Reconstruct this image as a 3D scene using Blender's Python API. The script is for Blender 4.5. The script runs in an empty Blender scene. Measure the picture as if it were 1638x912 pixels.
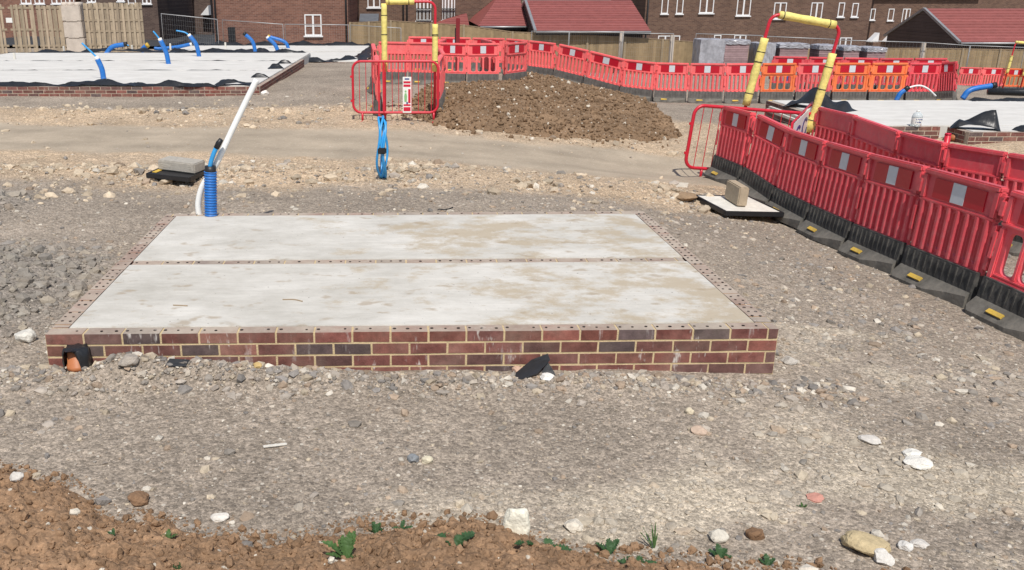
import bpy, bmesh, math, random
import numpy as np
from mathutils import Vector, Matrix
random.seed(7); RNG = np.random.default_rng(11)
PI = math.pi
scene = bpy.context.scene
COL = scene.collection

# ------------------------------------------------------------------ camera model
F, PX, PY, CAMZ, TILT = 1442.0, 660.0, 456.0, 2.2, math.radians(17.98)
CT, ST = math.cos(TILT), math.sin(TILT)
def ray(px, py):
    u = (px-PX)/F; v = (PY-py)/F
    return Vector((u, CT+v*ST, -ST+v*CT))
def W(px, py, d):            # pixel + distance along the optical axis -> world
    r = ray(px, py)*d; r.z += CAMZ; return r
def Zp(px, py, z):           # pixel on a level plane
    r = ray(px, py); return Vector((0, 0, CAMZ)) + r*((z-CAMZ)/r.z)
def Yp(px, py, Y):           # pixel on a frontal plane
    r = ray(px, py); return Vector((0, 0, CAMZ)) + r*(Y/r.y)

# ------------------------------------------------------------------ noise
def _hash(ix, iy, s):
    h = (ix.astype(np.int64)*374761393 + iy.astype(np.int64)*668265263 + s*1442695041) & 0xffffffff
    h = ((h ^ (h >> 13))*1274126177) & 0xffffffff
    h = (h ^ (h >> 16)) & 0xffffffff
    return h/4294967295.0
def vnoise(x, y, s=0):
    ix = np.floor(x); iy = np.floor(y); fx = x-ix; fy = y-iy
    fx = fx*fx*fx*(fx*(fx*6-15)+10); fy = fy*fy*fy*(fy*(fy*6-15)+10)
    a = _hash(ix, iy, s); b = _hash(ix+1, iy, s); c = _hash(ix, iy+1, s); d = _hash(ix+1, iy+1, s)
    return (a*(1-fx)+b*fx)*(1-fy)+(c*(1-fx)+d*fx)*fy
def fbm(x, y, sc, octv=4, s=0, gain=.5):
    t = 0*x; a = 1.0; n = 0
    for k in range(octv):
        c, q = math.cos(1.1*k), math.sin(1.1*k)
        t = t + a*(vnoise((x*c-y*q)/sc+17.3*k, (x*q+y*c)/sc-9.1*k, s+k)-.5)*2; n += a; a *= gain; sc *= .5
    return t/n
def sstep(a, b, x):
    t = np.clip((x-a)/(b-a), 0, 1); return t*t*(3-2*t)

# ------------------------------------------------------------------ where the barrier feet stand (pixel, pixel, distance)
J_NEAR=[((1163,161),(1141,281),13.0),((1211,179),(1186,302),11.95),((1266,200),(1236,338),10.95),((1324,224),(1293,370),9.98),((1399,245),(1360,404),9.05),((1492,268),(1444,442),8.15),((1619,299),(1562,496),7.25),((1790,335),(1712,570),6.4)]
J_MID=[(842,121,25.8),(885,127,25.2),(932,139,24.6),(990,155,23.9),(1044,162,23.4),(1098,164,23.1),(1156,165,22.9),(1212,165,22.7),(1268,165,22.6),(1326,165,22.5),(1384,165,22.5),(1443,165,22.5),(1496,165,22.5),(1528,164,22.0)]
J_HEAP=[(606,186,16.6),(604,170,17.55),(597,142,20.0),(604,134,21.6),(652,135,21.6),(700,136,21.5),(746,138,21.3),(799,138,21.2),(840,134,21.9),(652,114,26.3),(702,115,26.2),(752,116,26.2),(806,117,26.2)]
J_FAR=[(1527,148,35.5),(1563,149,35.5),(1600,150,35.5),(1634,151,35.4),(1672,152,35.2)]
J_BACK=[(1306,169),(1366,183),(1442,209),(1514,227),(1610,242),(1735,262)]
# ------------------------------------------------------------------ terrain
CP = np.array([
 (4.1,13.1,-.38),(6.4,13.3,-.36),(-6,3,.10),(-2,3,.06),(0,3,.03),(2.5,3,-.03),(5,3,-.2),(0,0,.03),(-6,-3,.1),(6,-3,-.2),
 (-6,5,.1),(-3,5.2,.09),(-2.2,4.8,.07),(0,4.8,.03),(2.2,4.8,.0),(3.5,5,-.12),(5,5,-.22),(8,5,-.4),
 (-6,8,.12),(-2.8,8,.09),(0,8.3,.1),(2.3,8.1,.04),(3.5,8,-.16),(8,9,-.4),(8,12,-.34),
 (-8,12,.03),(-3,12,.0),(0,12,0),(3,12,-.17),(-8,15,.03),(0,15,0),(3.5,15,-.22),
 (-8,18.5,.04),(-3,18.5,.05),(-.5,16,.04),
 (9.5,14.5,-.13),(11,14.8,-.12),(9,18,-.3),(14,18,-.4),(0,26,.05),
 (-8,30,0),(-9,36,-.05),(-15,36,-.05),(-3,36,-.2),(0,32,-.1),(-1,42,-.95),(5,42,-1.45),(13.5,42,-1.7),(22,42,-2.0),(30,42,-2.3),
 (12,36.5,-.9),(20,36.5,-1.05),(23,35,-1.5),(27,35,-1.7),(-8,46,-.5),(-14,48,-.5),(-20,60,-.6),(-14,75,-.8),(17,57,-2.6),(30,57,-2.6),
 (40,75,-3),(0,60,-1.4),(-30,36,0),(-40,90,-.8),(-30,8,.2),(30,8,-.8),(60,40,-2.6),(-80,40,0),(-80,120,-1),(100,120,-4),(0,180,-3),(200,0,-3),(-200,0,0),(0,450,-3),(300,450,-3),(-300,450,-3)], float)
_ext=[W(b[0],b[1],d) for t_,b,d in J_NEAR]+[W(*q) for q in J_MID+J_HEAP+J_FAR]
CP=np.vstack([CP]+[np.array([[p.x,p.y,p.z]]) for p in _ext]+[np.array([[Zp(px,py,.64).x,Zp(px,py,.64).y,-.36]]) for px,py in J_BACK])
def _tps(r2): return np.where(r2 > 1e-9, .5*r2*np.log(r2+1e-12), 0)
_n = len(CP); _d2 = ((CP[:,None,:2]-CP[None,:,:2])**2).sum(2)
_A = np.zeros((_n+3,_n+3)); _A[:_n,:_n] = _tps(_d2)+np.eye(_n)*.02
_A[:_n,_n] = 1; _A[:_n,_n+1:] = CP[:,:2]; _A[_n:,:_n] = _A[:_n,_n:].T
_w = np.linalg.solve(_A, np.r_[CP[:,2], 0,0,0])
def base_h(x, y):
    x = np.atleast_1d(np.asarray(x, float)); y = np.atleast_1d(np.asarray(y, float))
    out = np.full(x.shape, _w[_n]) + _w[_n+1]*x + _w[_n+2]*y
    for i in range(_n):
        out += _w[i]*_tps((x-CP[i,0])**2+(y-CP[i,1])**2)
    return out
def bump_at(x, y, cx, cy, rx, ry, h):
    return h*np.exp(-(((x-cx)/rx)**2+((y-cy)/ry)**2))
def zones(x, y):
    n1 = fbm(x, y, 1.6, 4, 31); n2 = fbm(x, y, .5, 4, 57); n3 = fbm(x, y, 5., 3, 77)
    edge = 10.15+.10*x*0+ .5*n1+.3*n2 + .5*np.exp(-((x+5)/2.)**2)
    tan = sstep(-.35, .35, y-edge)*(1-sstep(17.2, 18.3, y+.8*n1))
    rc = 14.1-.13*(x+3); road = sstep(1.55, 1.05, np.abs(y-rc)+.35*n1+.15*n2)*(y < 30)
    road = road*(1-sstep(4.,5.5,x))
    rub = bump_at(x,y,-3.2,6.3,.95,1.2,1)+.8*bump_at(x,y,-4.9,8.9,1.2,1.,1)
    rub = np.clip(rub*1.5+.4*n2,0,1)*sstep(.15,.5,rub)
    chalk = sstep(.1,.55, n1*.6+n2*.5+.55*np.exp(-((y-3.55-.12*(x-1))/.28)**2)*sstep(-.6,.6,x))*sstep(-.8,1.0,x)*(y < 6)*.9
    return n1, n2, n3, tan, road, rub, chalk
def soil_mask_front(x, y):
    n1 = fbm(x, y, .9, 3, 5); n2 = fbm(x, y, .22, 3, 9)
    lim = np.interp(x, [-6,-2.2,-1.7,-1.25,-.6,-.2,.25,.65,.95,1.5,2.4,4], [4.05,3.84,3.74,3.40,3.22,3.29,3.38,3.12,3.12,3.06,2.88,2.4])
    return (lim-y) + .06*n1 + .055*n2
def soil_mask_heap(x, y):
    n1 = fbm(x, y, 1.2, 3, 15); n2 = fbm(x, y, .35, 3, 19)
    near = np.interp(x, [-.2,.4,1.2,2.2,3.2,4.2,4.8,5.5], [16.6,16.0,15.5,15.3,15.3,15.5,16.2,23.5])
    far = np.interp(x, [-.2,.4,1.2,2.6,2.8,3.3,4.2,5.0,5.6], [17.5,20.8,21.9,22.4,25.2,26.4,25.5,24.8,24.2])
    m = np.minimum(y-near, far-y); m = np.minimum(m, (x+.1)*1.0); m = np.minimum(m, (5.6-x)*1.5)
    return m + .22*n1 + .12*n2
def height(x, y, fine=True):
    h = base_h(x, y)
    n1, n2, n3, tan, road, rub, chalk = zones(x, y)
    h = h + .03*n3*sstep(8,11,y)
    h = h + .20*bump_at(x,y,-3.3,6.3,.65,1.1,1) + .22*bump_at(x,y,-4.9,8.9,.9,.7,1)
    h = h + .09*np.exp(-((y-11.15-.3*n1)/.45)**2)*(1-road)*sstep(-9,-7,x)*sstep(4.6,3.6,x)
    h = h + .07*np.exp(-((y-17.3-.4*n1)/.5)**2)*sstep(1.5,-.5,x)
    h = h + .05*bump_at(x,y,-1.75,4.75,.5,.16,1)
    h = h + np.clip(.055+.09*fbm(x,x*0+3.3,.55,3,301),0,.12)*np.exp(-((y-4.84)/.13)**2)*(np.abs(x)<2.6)*np.interp(x,[-1.95,-1.7,-1.2,.6,2.2],[0,1.0,.9,.35,.5])
    if fine:
        dist = np.hypot(x, y); fade = 1/(1+(dist/14)**2)
        rough = (.45+1.1*tan*(1-road)+.9*rub)*(1-.8*road)
        h = h + rough*(.035*n2*n2*np.sign(n2)+.016*fbm(x,y,.16,3,91)+.009*fbm(x,y,.055,2,97)*fade)
    return h
def gz(x, y): return float(height(np.array([x]), np.array([y]), False)[0])
def Gp(px, py):              # pixel on the terrain
    z = 0.0
    for _ in range(25):
        p = Zp(px, py, z); z = z*.4+.6*gz(p.x, p.y)
    p = Zp(px, py, z); return p

# ------------------------------------------------------------------ helpers
def link(o): COL.objects.link(o); return o
def tag(o, label=None, cat=None, group=None, kind=None):
    if label: o['label'] = label
    if cat: o['category'] = cat
    if group: o['group'] = group
    if kind: o['kind'] = kind
    return o
def thing(name, label, cat, loc=(0,0,0), rz=0, group=None):
    o = bpy.data.objects.new(name, None); o.empty_display_size = .2
    o.location = loc; o.rotation_euler = (0,0,rz)
    link(o); return tag(o, label, cat, group)
def copy_tree(o, parent=None):
    c = o.copy(); link(c)
    if parent: c.parent = parent
    for ch in o.children: copy_tree(ch, c)
    return c
class MB:
    def __init__(s): s.v=[]; s.f=[]; s.c=[]; s.sm=[]
    def add(s, vs, fs, col=None, smooth=False):
        b = len(s.v); s.v += [tuple(v) for v in vs]
        for f in fs: s.f.append(tuple(i+b for i in f)); s.c.append(col or (1,1,1)); s.sm.append(smooth)
        return s
    def box(s, c, d, M=None, col=None, jit=0):
        x,y,z = d[0]/2,d[1]/2,d[2]/2
        vs = [Vector((sx*x,sy*y,sz*z)) for sz in(-1,1) for sy in(-1,1) for sx in(-1,1)]
        if jit: vs = [v+Vector((random.uniform(-jit,jit),random.uniform(-jit,jit),random.uniform(-jit,jit))) for v in vs]
        if M is not None: vs = [M@v for v in vs]
        vs = [v+Vector(c) for v in vs]
        return s.add(vs, [(0,2,3,1),(4,5,7,6),(0,1,5,4),(2,6,7,3),(0,4,6,2),(1,3,7,5)], col)
    def b2(s, x0,x1,y0,y1,z0,z1,col=None): return s.box(((x0+x1)/2,(y0+y1)/2,(z0+z1)/2),(x1-x0,y1-y0,z1-z0),None,col)
    def cbox(s, x0,x1,y0,y1,z0,z1,b=.006,col=None):   # box with chamfered edges
        bm = bmesh.new(); bmesh.ops.create_cube(bm, size=1)
        for v in bm.verts: v.co = Vector(((x0+x1)/2+v.co.x*(x1-x0),(y0+y1)/2+v.co.y*(y1-y0),(z0+z1)/2+v.co.z*(z1-z0)))
        bmesh.ops.bevel(bm, geom=bm.edges[:], offset=b, segments=2, affect='EDGES')
        s.bm(bm, col); bm.free(); return s
    def bm(s, bm, col=None, smooth=False):
        bm.verts.index_update(); return s.add([v.co for v in bm.verts], [[v.index for v in f.verts] for f in bm.faces], col, smooth)
    def mesh(s, me, M=None, col=None, smooth=False):
        vs = [v.co.copy() for v in me.vertices]
        if M is not None: vs = [M@v for v in vs]
        return s.add(vs, [tuple(p.vertices) for p in me.polygons], col, smooth)
    def prism(s, pts, a, b, axis='x', col=None):
        n = len(pts)
        def m(p,t): return {'x':(t,p[0],p[1]),'y':(p[0],t,p[1]),'z':(p[0],p[1],t)}[axis]
        vs = [m(p,a) for p in pts]+[m(p,b) for p in pts]
        fs = [tuple(range(n-1,-1,-1)), tuple(range(n,2*n))]+[(i,(i+1)%n,n+(i+1)%n,n+i) for i in range(n)]
        return s.add(vs, fs, col)
    def tube(s, pts, r, n=8, col=None, cap=True, close=False):
        pts = [Vector(p) for p in pts]; m = len(pts); rr = r if hasattr(r,'__len__') else [r]*m
        vs=[]; prev=None
        for i,p in enumerate(pts):
            if close: t = (pts[(i+1)%m]-pts[i-1])
            else: t = (pts[min(i+1,m-1)]-pts[max(i-1,0)])
            t.normalize()
            if prev is None:
                a = t.orthogonal().normalized()
            else:
                a = prev - t*prev.dot(t); a = a.normalized() if a.length>1e-6 else t.orthogonal().normalized()
            prev = a; b = t.cross(a)
            for k in range(n):
                th = 2*PI*k/n; vs.append(p+(a*math.cos(th)+b*math.sin(th))*rr[i])
        fs=[]
        for i in range(m if close else m-1):
            j=(i+1)%m
            for k in range(n): fs.append((i*n+k,i*n+(k+1)%n,j*n+(k+1)%n,j*n+k))
        if cap and not close: fs += [tuple(range(n-1,-1,-1)), tuple((m-1)*n+k for k in range(n))]
        return s.add(vs, fs, col, n>=8)
    def build(s, name, mat, parent=None, loc=None, bevel=0):
        me = bpy.data.meshes.new(name); me.from_pydata(s.v, [], s.f)
        me.polygons.foreach_set('use_smooth', s.sm)
        at = me.color_attributes.new('Col','BYTE_COLOR','CORNER')
        cs = []
        for p,c in zip(me.polygons, s.c): cs += [c[0],c[1],c[2],1]*len(p.vertices)
        at.data.foreach_set('color', cs)
        bm = bmesh.new(); bm.from_mesh(me); bmesh.ops.recalc_face_normals(bm, faces=bm.faces); bm.to_mesh(me); bm.free()
        me.materials.append(mat); o = bpy.data.objects.new(name, me); link(o)
        if parent: o.parent = parent
        if loc is not None: o.location = loc
        return o
def smooth_path(pts, n=24):
    pts = [Vector(p) for p in pts]; P = [pts[0]*2-pts[1]]+pts+[pts[-1]*2-pts[-2]]; out=[]
    for i in range(1,len(P)-2):
        for k in range(n):
            t=k/n; a,b,c,d = P[i-1],P[i],P[i+1],P[i+2]
            out.append(.5*((2*b)+(c-a)*t+(2*a-5*b+4*c-d)*t*t+(3*b-a-3*c+d)*t**3))
    out.append(pts[-1]); return out
def rrect(x0,x1,z0,z1,r,n=5):
    out=[]
    for cx,cz,a0 in ((x1-r,z1-r,0),(x0+r,z1-r,90),(x0+r,z0+r,180),(x1-r,z0+r,270)):
        for k in range(n+1):
            a=math.radians(a0+90*k/n); out.append((cx+r*math.cos(a),cz+r*math.sin(a)))
    return out
def plate(outline, holes, th, bev=.004):
    """plate in the xz plane with holes, thickness th about y=0"""
    cu = bpy.data.curves.new('tmp','CURVE'); cu.dimensions='2D'; cu.fill_mode='BOTH'; cu.extrude=th/2-bev; cu.bevel_depth=bev; cu.bevel_resolution=0
    cu.offset = -bev
    for pts in [outline]+holes:
        sp = cu.splines.new('POLY'); sp.points.add(len(pts)-1); sp.use_cyclic_u=True
        for q,(a,b) in zip(sp.points, pts): q.co=(a,b,0,1)
    o = bpy.data.objects.new('tmp', cu); link(o); bpy.context.view_layer.update()
    me = bpy.data.meshes.new_from_object(o.evaluated_get(bpy.context.evaluated_depsgraph_get()))
    bpy.data.objects.remove(o); bpy.data.curves.remove(cu)
    me.transform(Matrix.Rotation(PI/2,4,'X'))
    return me

# ------------------------------------------------------------------ materials
def mat(name, col, rough=.7, spec=.4, noise=None, bump=0, bscale=60, attr=False, metal=0, var=.25, vscale=4, rnd=0, dust=None):
    m = bpy.data.materials.new(name); m.use_nodes=True; nt=m.node_tree; N=nt.nodes; L=nt.links
    b=N['Principled BSDF']; b.inputs['Roughness'].default_value=rough; b.inputs['Specular IOR Level'].default_value=spec; b.inputs['Metallic'].default_value=metal
    tc=N.new('ShaderNodeTexCoord')
    base=None
    if attr:
        a=N.new('ShaderNodeVertexColor'); a.layer_name='Col'; base=a.outputs['Color']
    else:
        r=N.new('ShaderNodeRGB'); r.outputs[0].default_value=(*col,1); base=r.outputs[0]
    if var:
        nz=N.new('ShaderNodeTexNoise'); nz.inputs['Scale'].default_value=vscale; nz.inputs['Detail'].default_value=8; nz.inputs['Roughness'].default_value=.65
        L.new(tc.outputs['Object'],nz.inputs['Vector'])
        mr=N.new('ShaderNodeMapRange'); mr.inputs[1].default_value=.25; mr.inputs[2].default_value=.75; mr.inputs[3].default_value=1-var; mr.inputs[4].default_value=1+var
        L.new(nz.outputs['Fac'],mr.inputs[0])
        mx=N.new('ShaderNodeVectorMath'); mx.operation='SCALE'; L.new(base,mx.inputs[0]); L.new(mr.outputs[0],mx.inputs['Scale']); base=mx.outputs[0]
    if rnd:      # every copy a little more or less faded
        oi=N.new('ShaderNodeObjectInfo'); mr2=N.new('ShaderNodeMapRange'); mr2.inputs[3].default_value=1-rnd; mr2.inputs[4].default_value=1+rnd*.6; L.new(oi.outputs['Random'],mr2.inputs[0])
        mx2=N.new('ShaderNodeVectorMath'); mx2.operation='SCALE'; L.new(base,mx2.inputs[0]); L.new(mr2.outputs[0],mx2.inputs['Scale']); base=mx2.outputs[0]
    if dust:     # scuffs and dried splashes
        nd=N.new('ShaderNodeTexNoise'); nd.inputs['Scale'].default_value=7; nd.inputs['Detail'].default_value=12; nd.inputs['Roughness'].default_value=.75; L.new(tc.outputs['Object'],nd.inputs['Vector'])
        rd=ramp(nt,nd.outputs['Fac'],.50,.78); md=N.new('ShaderNodeMath'); md.operation='MULTIPLY'; md.inputs[1].default_value=.6; L.new(rd.outputs[0],md.inputs[0])
        base=mixc(nt,md.outputs[0],base,(*dust,1))
        nd2=N.new('ShaderNodeTexNoise'); nd2.inputs['Scale'].default_value=60; nd2.inputs['Detail'].default_value=3; L.new(tc.outputs['Object'],nd2.inputs['Vector'])
        rd2=ramp(nt,nd2.outputs['Fac'],.66,.74); md2=N.new('ShaderNodeMath'); md2.operation='MULTIPLY'; md2.inputs[1].default_value=.35; L.new(rd2.outputs[0],md2.inputs[0])
        base=mixc(nt,md2.outputs[0],base,(*dust,1))
    L.new(base,b.inputs['Base Color'])
    if bump:
        n2=N.new('ShaderNodeTexNoise'); n2.inputs['Scale'].default_value=bscale; n2.inputs['Detail'].default_value=6
        L.new(tc.outputs['Object'],n2.inputs['Vector'])
        bp=N.new('ShaderNodeBump'); bp.inputs['Strength'].default_value=bump; bp.inputs['Distance'].default_value=.01
        L.new(n2.outputs['Fac'],bp.inputs['Height']); L.new(bp.outputs[0],b.inputs['Normal'])
    return m
def node(nt, t, **kw):
    n = nt.nodes.new(t)
    for k,v in kw.items():
        if k.startswith('i_'):
            key=k[2:]; key=int(key) if key.isdigit() else key.replace('_',' ')
            n.inputs[key].default_value=v
        else: setattr(n,k,v)
    return n
def ramp(nt, src, p0, p1, c0=(0,0,0,1), c1=(1,1,1,1)):
    r=nt.nodes.new('ShaderNodeValToRGB'); r.color_ramp.elements[0].position=p0; r.color_ramp.elements[1].position=p1
    r.color_ramp.elements[0].color=c0; r.color_ramp.elements[1].color=c1; nt.links.new(src,r.inputs[0]); return r
def mixc(nt, fac, a, b, mode='MIX'):
    m=nt.nodes.new('ShaderNodeMix'); m.data_type='RGBA'; m.blend_type=mode
    for s,i in ((fac,0),(a,6),(b,7)):
        if hasattr(s,'links'): nt.links.new(s,m.inputs[i])
        else: m.inputs[i].default_value=s
    return m.outputs[2]

def ground_mat(name, peb=1.0):
    m=bpy.data.materials.new(name); m.use_nodes=True; nt=m.node_tree; L=nt.links; b=nt.nodes['Principled BSDF']
    b.inputs['Roughness'].default_value=.95; b.inputs['Specular IOR Level'].default_value=.15
    tc=node(nt,'ShaderNodeTexCoord'); g=tc.outputs['Object']
    a=node(nt,'ShaderNodeVertexColor'); a.layer_name='Col'; c=a.outputs['Color']
    hs=[]
    for sc,lo,hi,st in ((34,.80,1.22,1),(80,.70,1.36,1),(190,.76,1.28,1)):
        v=node(nt,'ShaderNodeTexVoronoi',i_Scale=float(sc)); L.new(g,v.inputs['Vector'])
        sp=node(nt,'ShaderNodeSeparateColor'); L.new(v.outputs['Color'],sp.inputs[0])
        mr=node(nt,'ShaderNodeMapRange',i_3=1-(1-lo)*peb,i_4=1+(hi-1)*peb); L.new(sp.outputs[0],mr.inputs[0])
        lp_=node(nt,'ShaderNodeMix',i_2=1.0); L.new(a.outputs['Alpha'],lp_.inputs[0]); L.new(mr.outputs[0],lp_.inputs[3])
        vm=node(nt,'ShaderNodeVectorMath',operation='SCALE'); L.new(c,vm.inputs[0]); L.new(lp_.outputs[0],vm.inputs['Scale']); c=vm.outputs[0]
        hs.append(v)
    nz=node(nt,'ShaderNodeTexNoise',i_Scale=.9,i_Detail=9.,i_Roughness=.7); L.new(g,nz.inputs['Vector'])
    mr=node(nt,'ShaderNodeMapRange',i_1=.3,i_2=.7,i_3=.78,i_4=1.2); L.new(nz.outputs['Fac'],mr.inputs[0])
    vm=node(nt,'ShaderNodeVectorMath',operation='SCALE'); L.new(c,vm.inputs[0]); L.new(mr.outputs[0],vm.inputs['Scale']); c=vm.outputs[0]
    # scattered pale chips
    v=node(nt,'ShaderNodeTexVoronoi',i_Scale=38.); L.new(g,v.inputs['Vector'])
    sp=node(nt,'ShaderNodeSeparateColor'); L.new(v.outputs['Color'],sp.inputs[0])
    r1=ramp(nt,sp.outputs[1],.955,.965); r2=ramp(nt,v.outputs['Distance'],.3,.42,(1,1,1,1),(0,0,0,1))
    mm=node(nt,'ShaderNodeMath',operation='MULTIPLY'); L.new(r1.outputs[0],mm.inputs[0]); L.new(r2.outputs[0],mm.inputs[1])
    c=mixc(nt,mm.outputs[0],c,(.52,.47,.39,1))
    L.new(c,b.inputs['Base Color'])
    s=node(nt,'ShaderNodeMath',operation='MULTIPLY_ADD',i_1=-.5); L.new(hs[1].outputs['Distance'],s.inputs[0]); 
    s2=node(nt,'ShaderNodeMath',operation='MULTIPLY',i_1=-1.2); L.new(hs[0].outputs['Distance'],s2.inputs[0]); L.new(s2.outputs[0],s.inputs[2])
    n3=node(nt,'ShaderNodeTexNoise',i_Scale=55.,i_Detail=8.,i_Roughness=.7); L.new(g,n3.inputs['Vector'])
    s3=node(nt,'ShaderNodeMath',operation='ADD'); L.new(s.outputs[0],s3.inputs[0]); L.new(n3.outputs['Fac'],s3.inputs[1])
    bp=node(nt,'ShaderNodeBump',i_Distance=.010); bs=node(nt,'ShaderNodeMath',operation='MULTIPLY',i_1=.6); L.new(a.outputs['Alpha'],bs.inputs[0]); L.new(bs.outputs[0],bp.inputs['Strength']); L.new(s3.outputs[0],bp.inputs['Height']); L.new(bp.outputs[0],b.inputs['Normal'])
    return m
def brick_mat(name, eff=1.0):
    m=bpy.data.materials.new(name); m.use_nodes=True; nt=m.node_tree; L=nt.links; b=nt.nodes['Principled BSDF']
    b.inputs['Roughness'].default_value=.85; b.inputs['Specular IOR Level'].default_value=.2
    tc=node(nt,'ShaderNodeTexCoord'); g=tc.outputs['Object']
    a=node(nt,'ShaderNodeVertexColor'); a.layer_name='Col'; c=a.outputs['Color']
    nz=node(nt,'ShaderNodeTexNoise',i_Scale=14.,i_Detail=8.,i_Roughness=.7); L.new(g,nz.inputs['Vector'])
    mr=node(nt,'ShaderNodeMapRange',i_1=.3,i_2=.7,i_3=.6,i_4=1.4); L.new(nz.outputs['Fac'],mr.inputs[0])
    vm=node(nt,'ShaderNodeVectorMath',operation='SCALE'); L.new(c,vm.inputs[0]); L.new(mr.outputs[0],vm.inputs['Scale']); c=vm.outputs[0]
    mp=node(nt,'ShaderNodeMapping'); mp.inputs['Scale'].default_value=(9,9,2.2); L.new(g,mp.inputs['Vector'])
    n2=node(nt,'ShaderNodeTexNoise',i_Scale=1.3,i_Detail=6.,i_Roughness=.7); L.new(mp.outputs[0],n2.inputs['Vector'])
    r=ramp(nt,n2.outputs['Fac'],.60,.80); mu=node(nt,'ShaderNodeMath',operation='MULTIPLY',i_1=.75*eff); L.new(r.outputs[0],mu.inputs[0])
    c=mixc(nt,mu.outputs[0],c,(.72,.68,.64,1))
    mp7=node(nt,'ShaderNodeMapping'); mp7.inputs['Scale'].default_value=(4.2,4.2,1.1); L.new(g,mp7.inputs['Vector'])
    n7=node(nt,'ShaderNodeTexNoise',i_Scale=2.1,i_Detail=4.,i_Roughness=.8); L.new(mp7.outputs[0],n7.inputs['Vector'])
    r7=ramp(nt,n7.outputs['Fac'],.62,.70); m7=node(nt,'ShaderNodeMath',operation='MULTIPLY',i_1=.8*eff); L.new(r7.outputs[0],m7.inputs[0])
    c=mixc(nt,m7.outputs[0],c,(.70,.66,.61,1))
    n4=node(nt,'ShaderNodeTexNoise',i_Scale=5.,i_Detail=5.); L.new(g,n4.inputs['Vector'])
    r4=ramp(nt,n4.outputs['Fac'],.45,.8); m4=node(nt,'ShaderNodeMath',operation='MULTIPLY',i_1=.28); L.new(r4.outputs[0],m4.inputs[0])
    c=mixc(nt,m4.outputs[0],c,(.42,.34,.27,1))
    L.new(c,b.inputs['Base Color'])
    # mortar dust trodden into the upper faces (not into the perforations)
    ge_=node(nt,'ShaderNodeNewGeometry'); sz_=node(nt,'ShaderNodeSeparateXYZ'); L.new(ge_.outputs['True Normal'],sz_.inputs[0])
    bw=node(nt,'ShaderNodeRGBToBW'); L.new(a.outputs['Color'],bw.inputs[0])
    u1=node(nt,'ShaderNodeMath',operation='GREATER_THAN',i_1=.8); L.new(sz_.outputs[2],u1.inputs[0])
    u2=node(nt,'ShaderNodeMath',operation='GREATER_THAN',i_1=.02); L.new(bw.outputs[0],u2.inputs[0])
    u3=node(nt,'ShaderNodeMath',operation='MULTIPLY'); L.new(u1.outputs[0],u3.inputs[0]); L.new(u2.outputs[0],u3.inputs[1])
    n6=node(nt,'ShaderNodeTexNoise',i_Scale=3.,i_Detail=8.,i_Roughness=.7); L.new(g,n6.inputs['Vector'])
    r6=node(nt,'ShaderNodeMapRange',i_1=.35,i_2=.62,i_3=.42,i_4=.95); L.new(n6.outputs['Fac'],r6.inputs[0])
    u4=node(nt,'ShaderNodeMath',operation='MULTIPLY'); L.new(u3.outputs[0],u4.inputs[0]); L.new(r6.outputs[0],u4.inputs[1])
    c=mixc(nt,u4.outputs[0],b.inputs['Base Color'].links[0].from_socket,(.47,.40,.325,1)); L.new(c,b.inputs['Base Color'])
    n3=node(nt,'ShaderNodeTexNoise',i_Scale=120.,i_Detail=5.); L.new(g,n3.inputs['Vector'])
    bp=node(nt,'ShaderNodeBump',i_Strength=.5,i_Distance=.004); L.new(n3.outputs['Fac'],bp.inputs['Height']); L.new(bp.outputs[0],b.inputs['Normal'])
    return m
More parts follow.
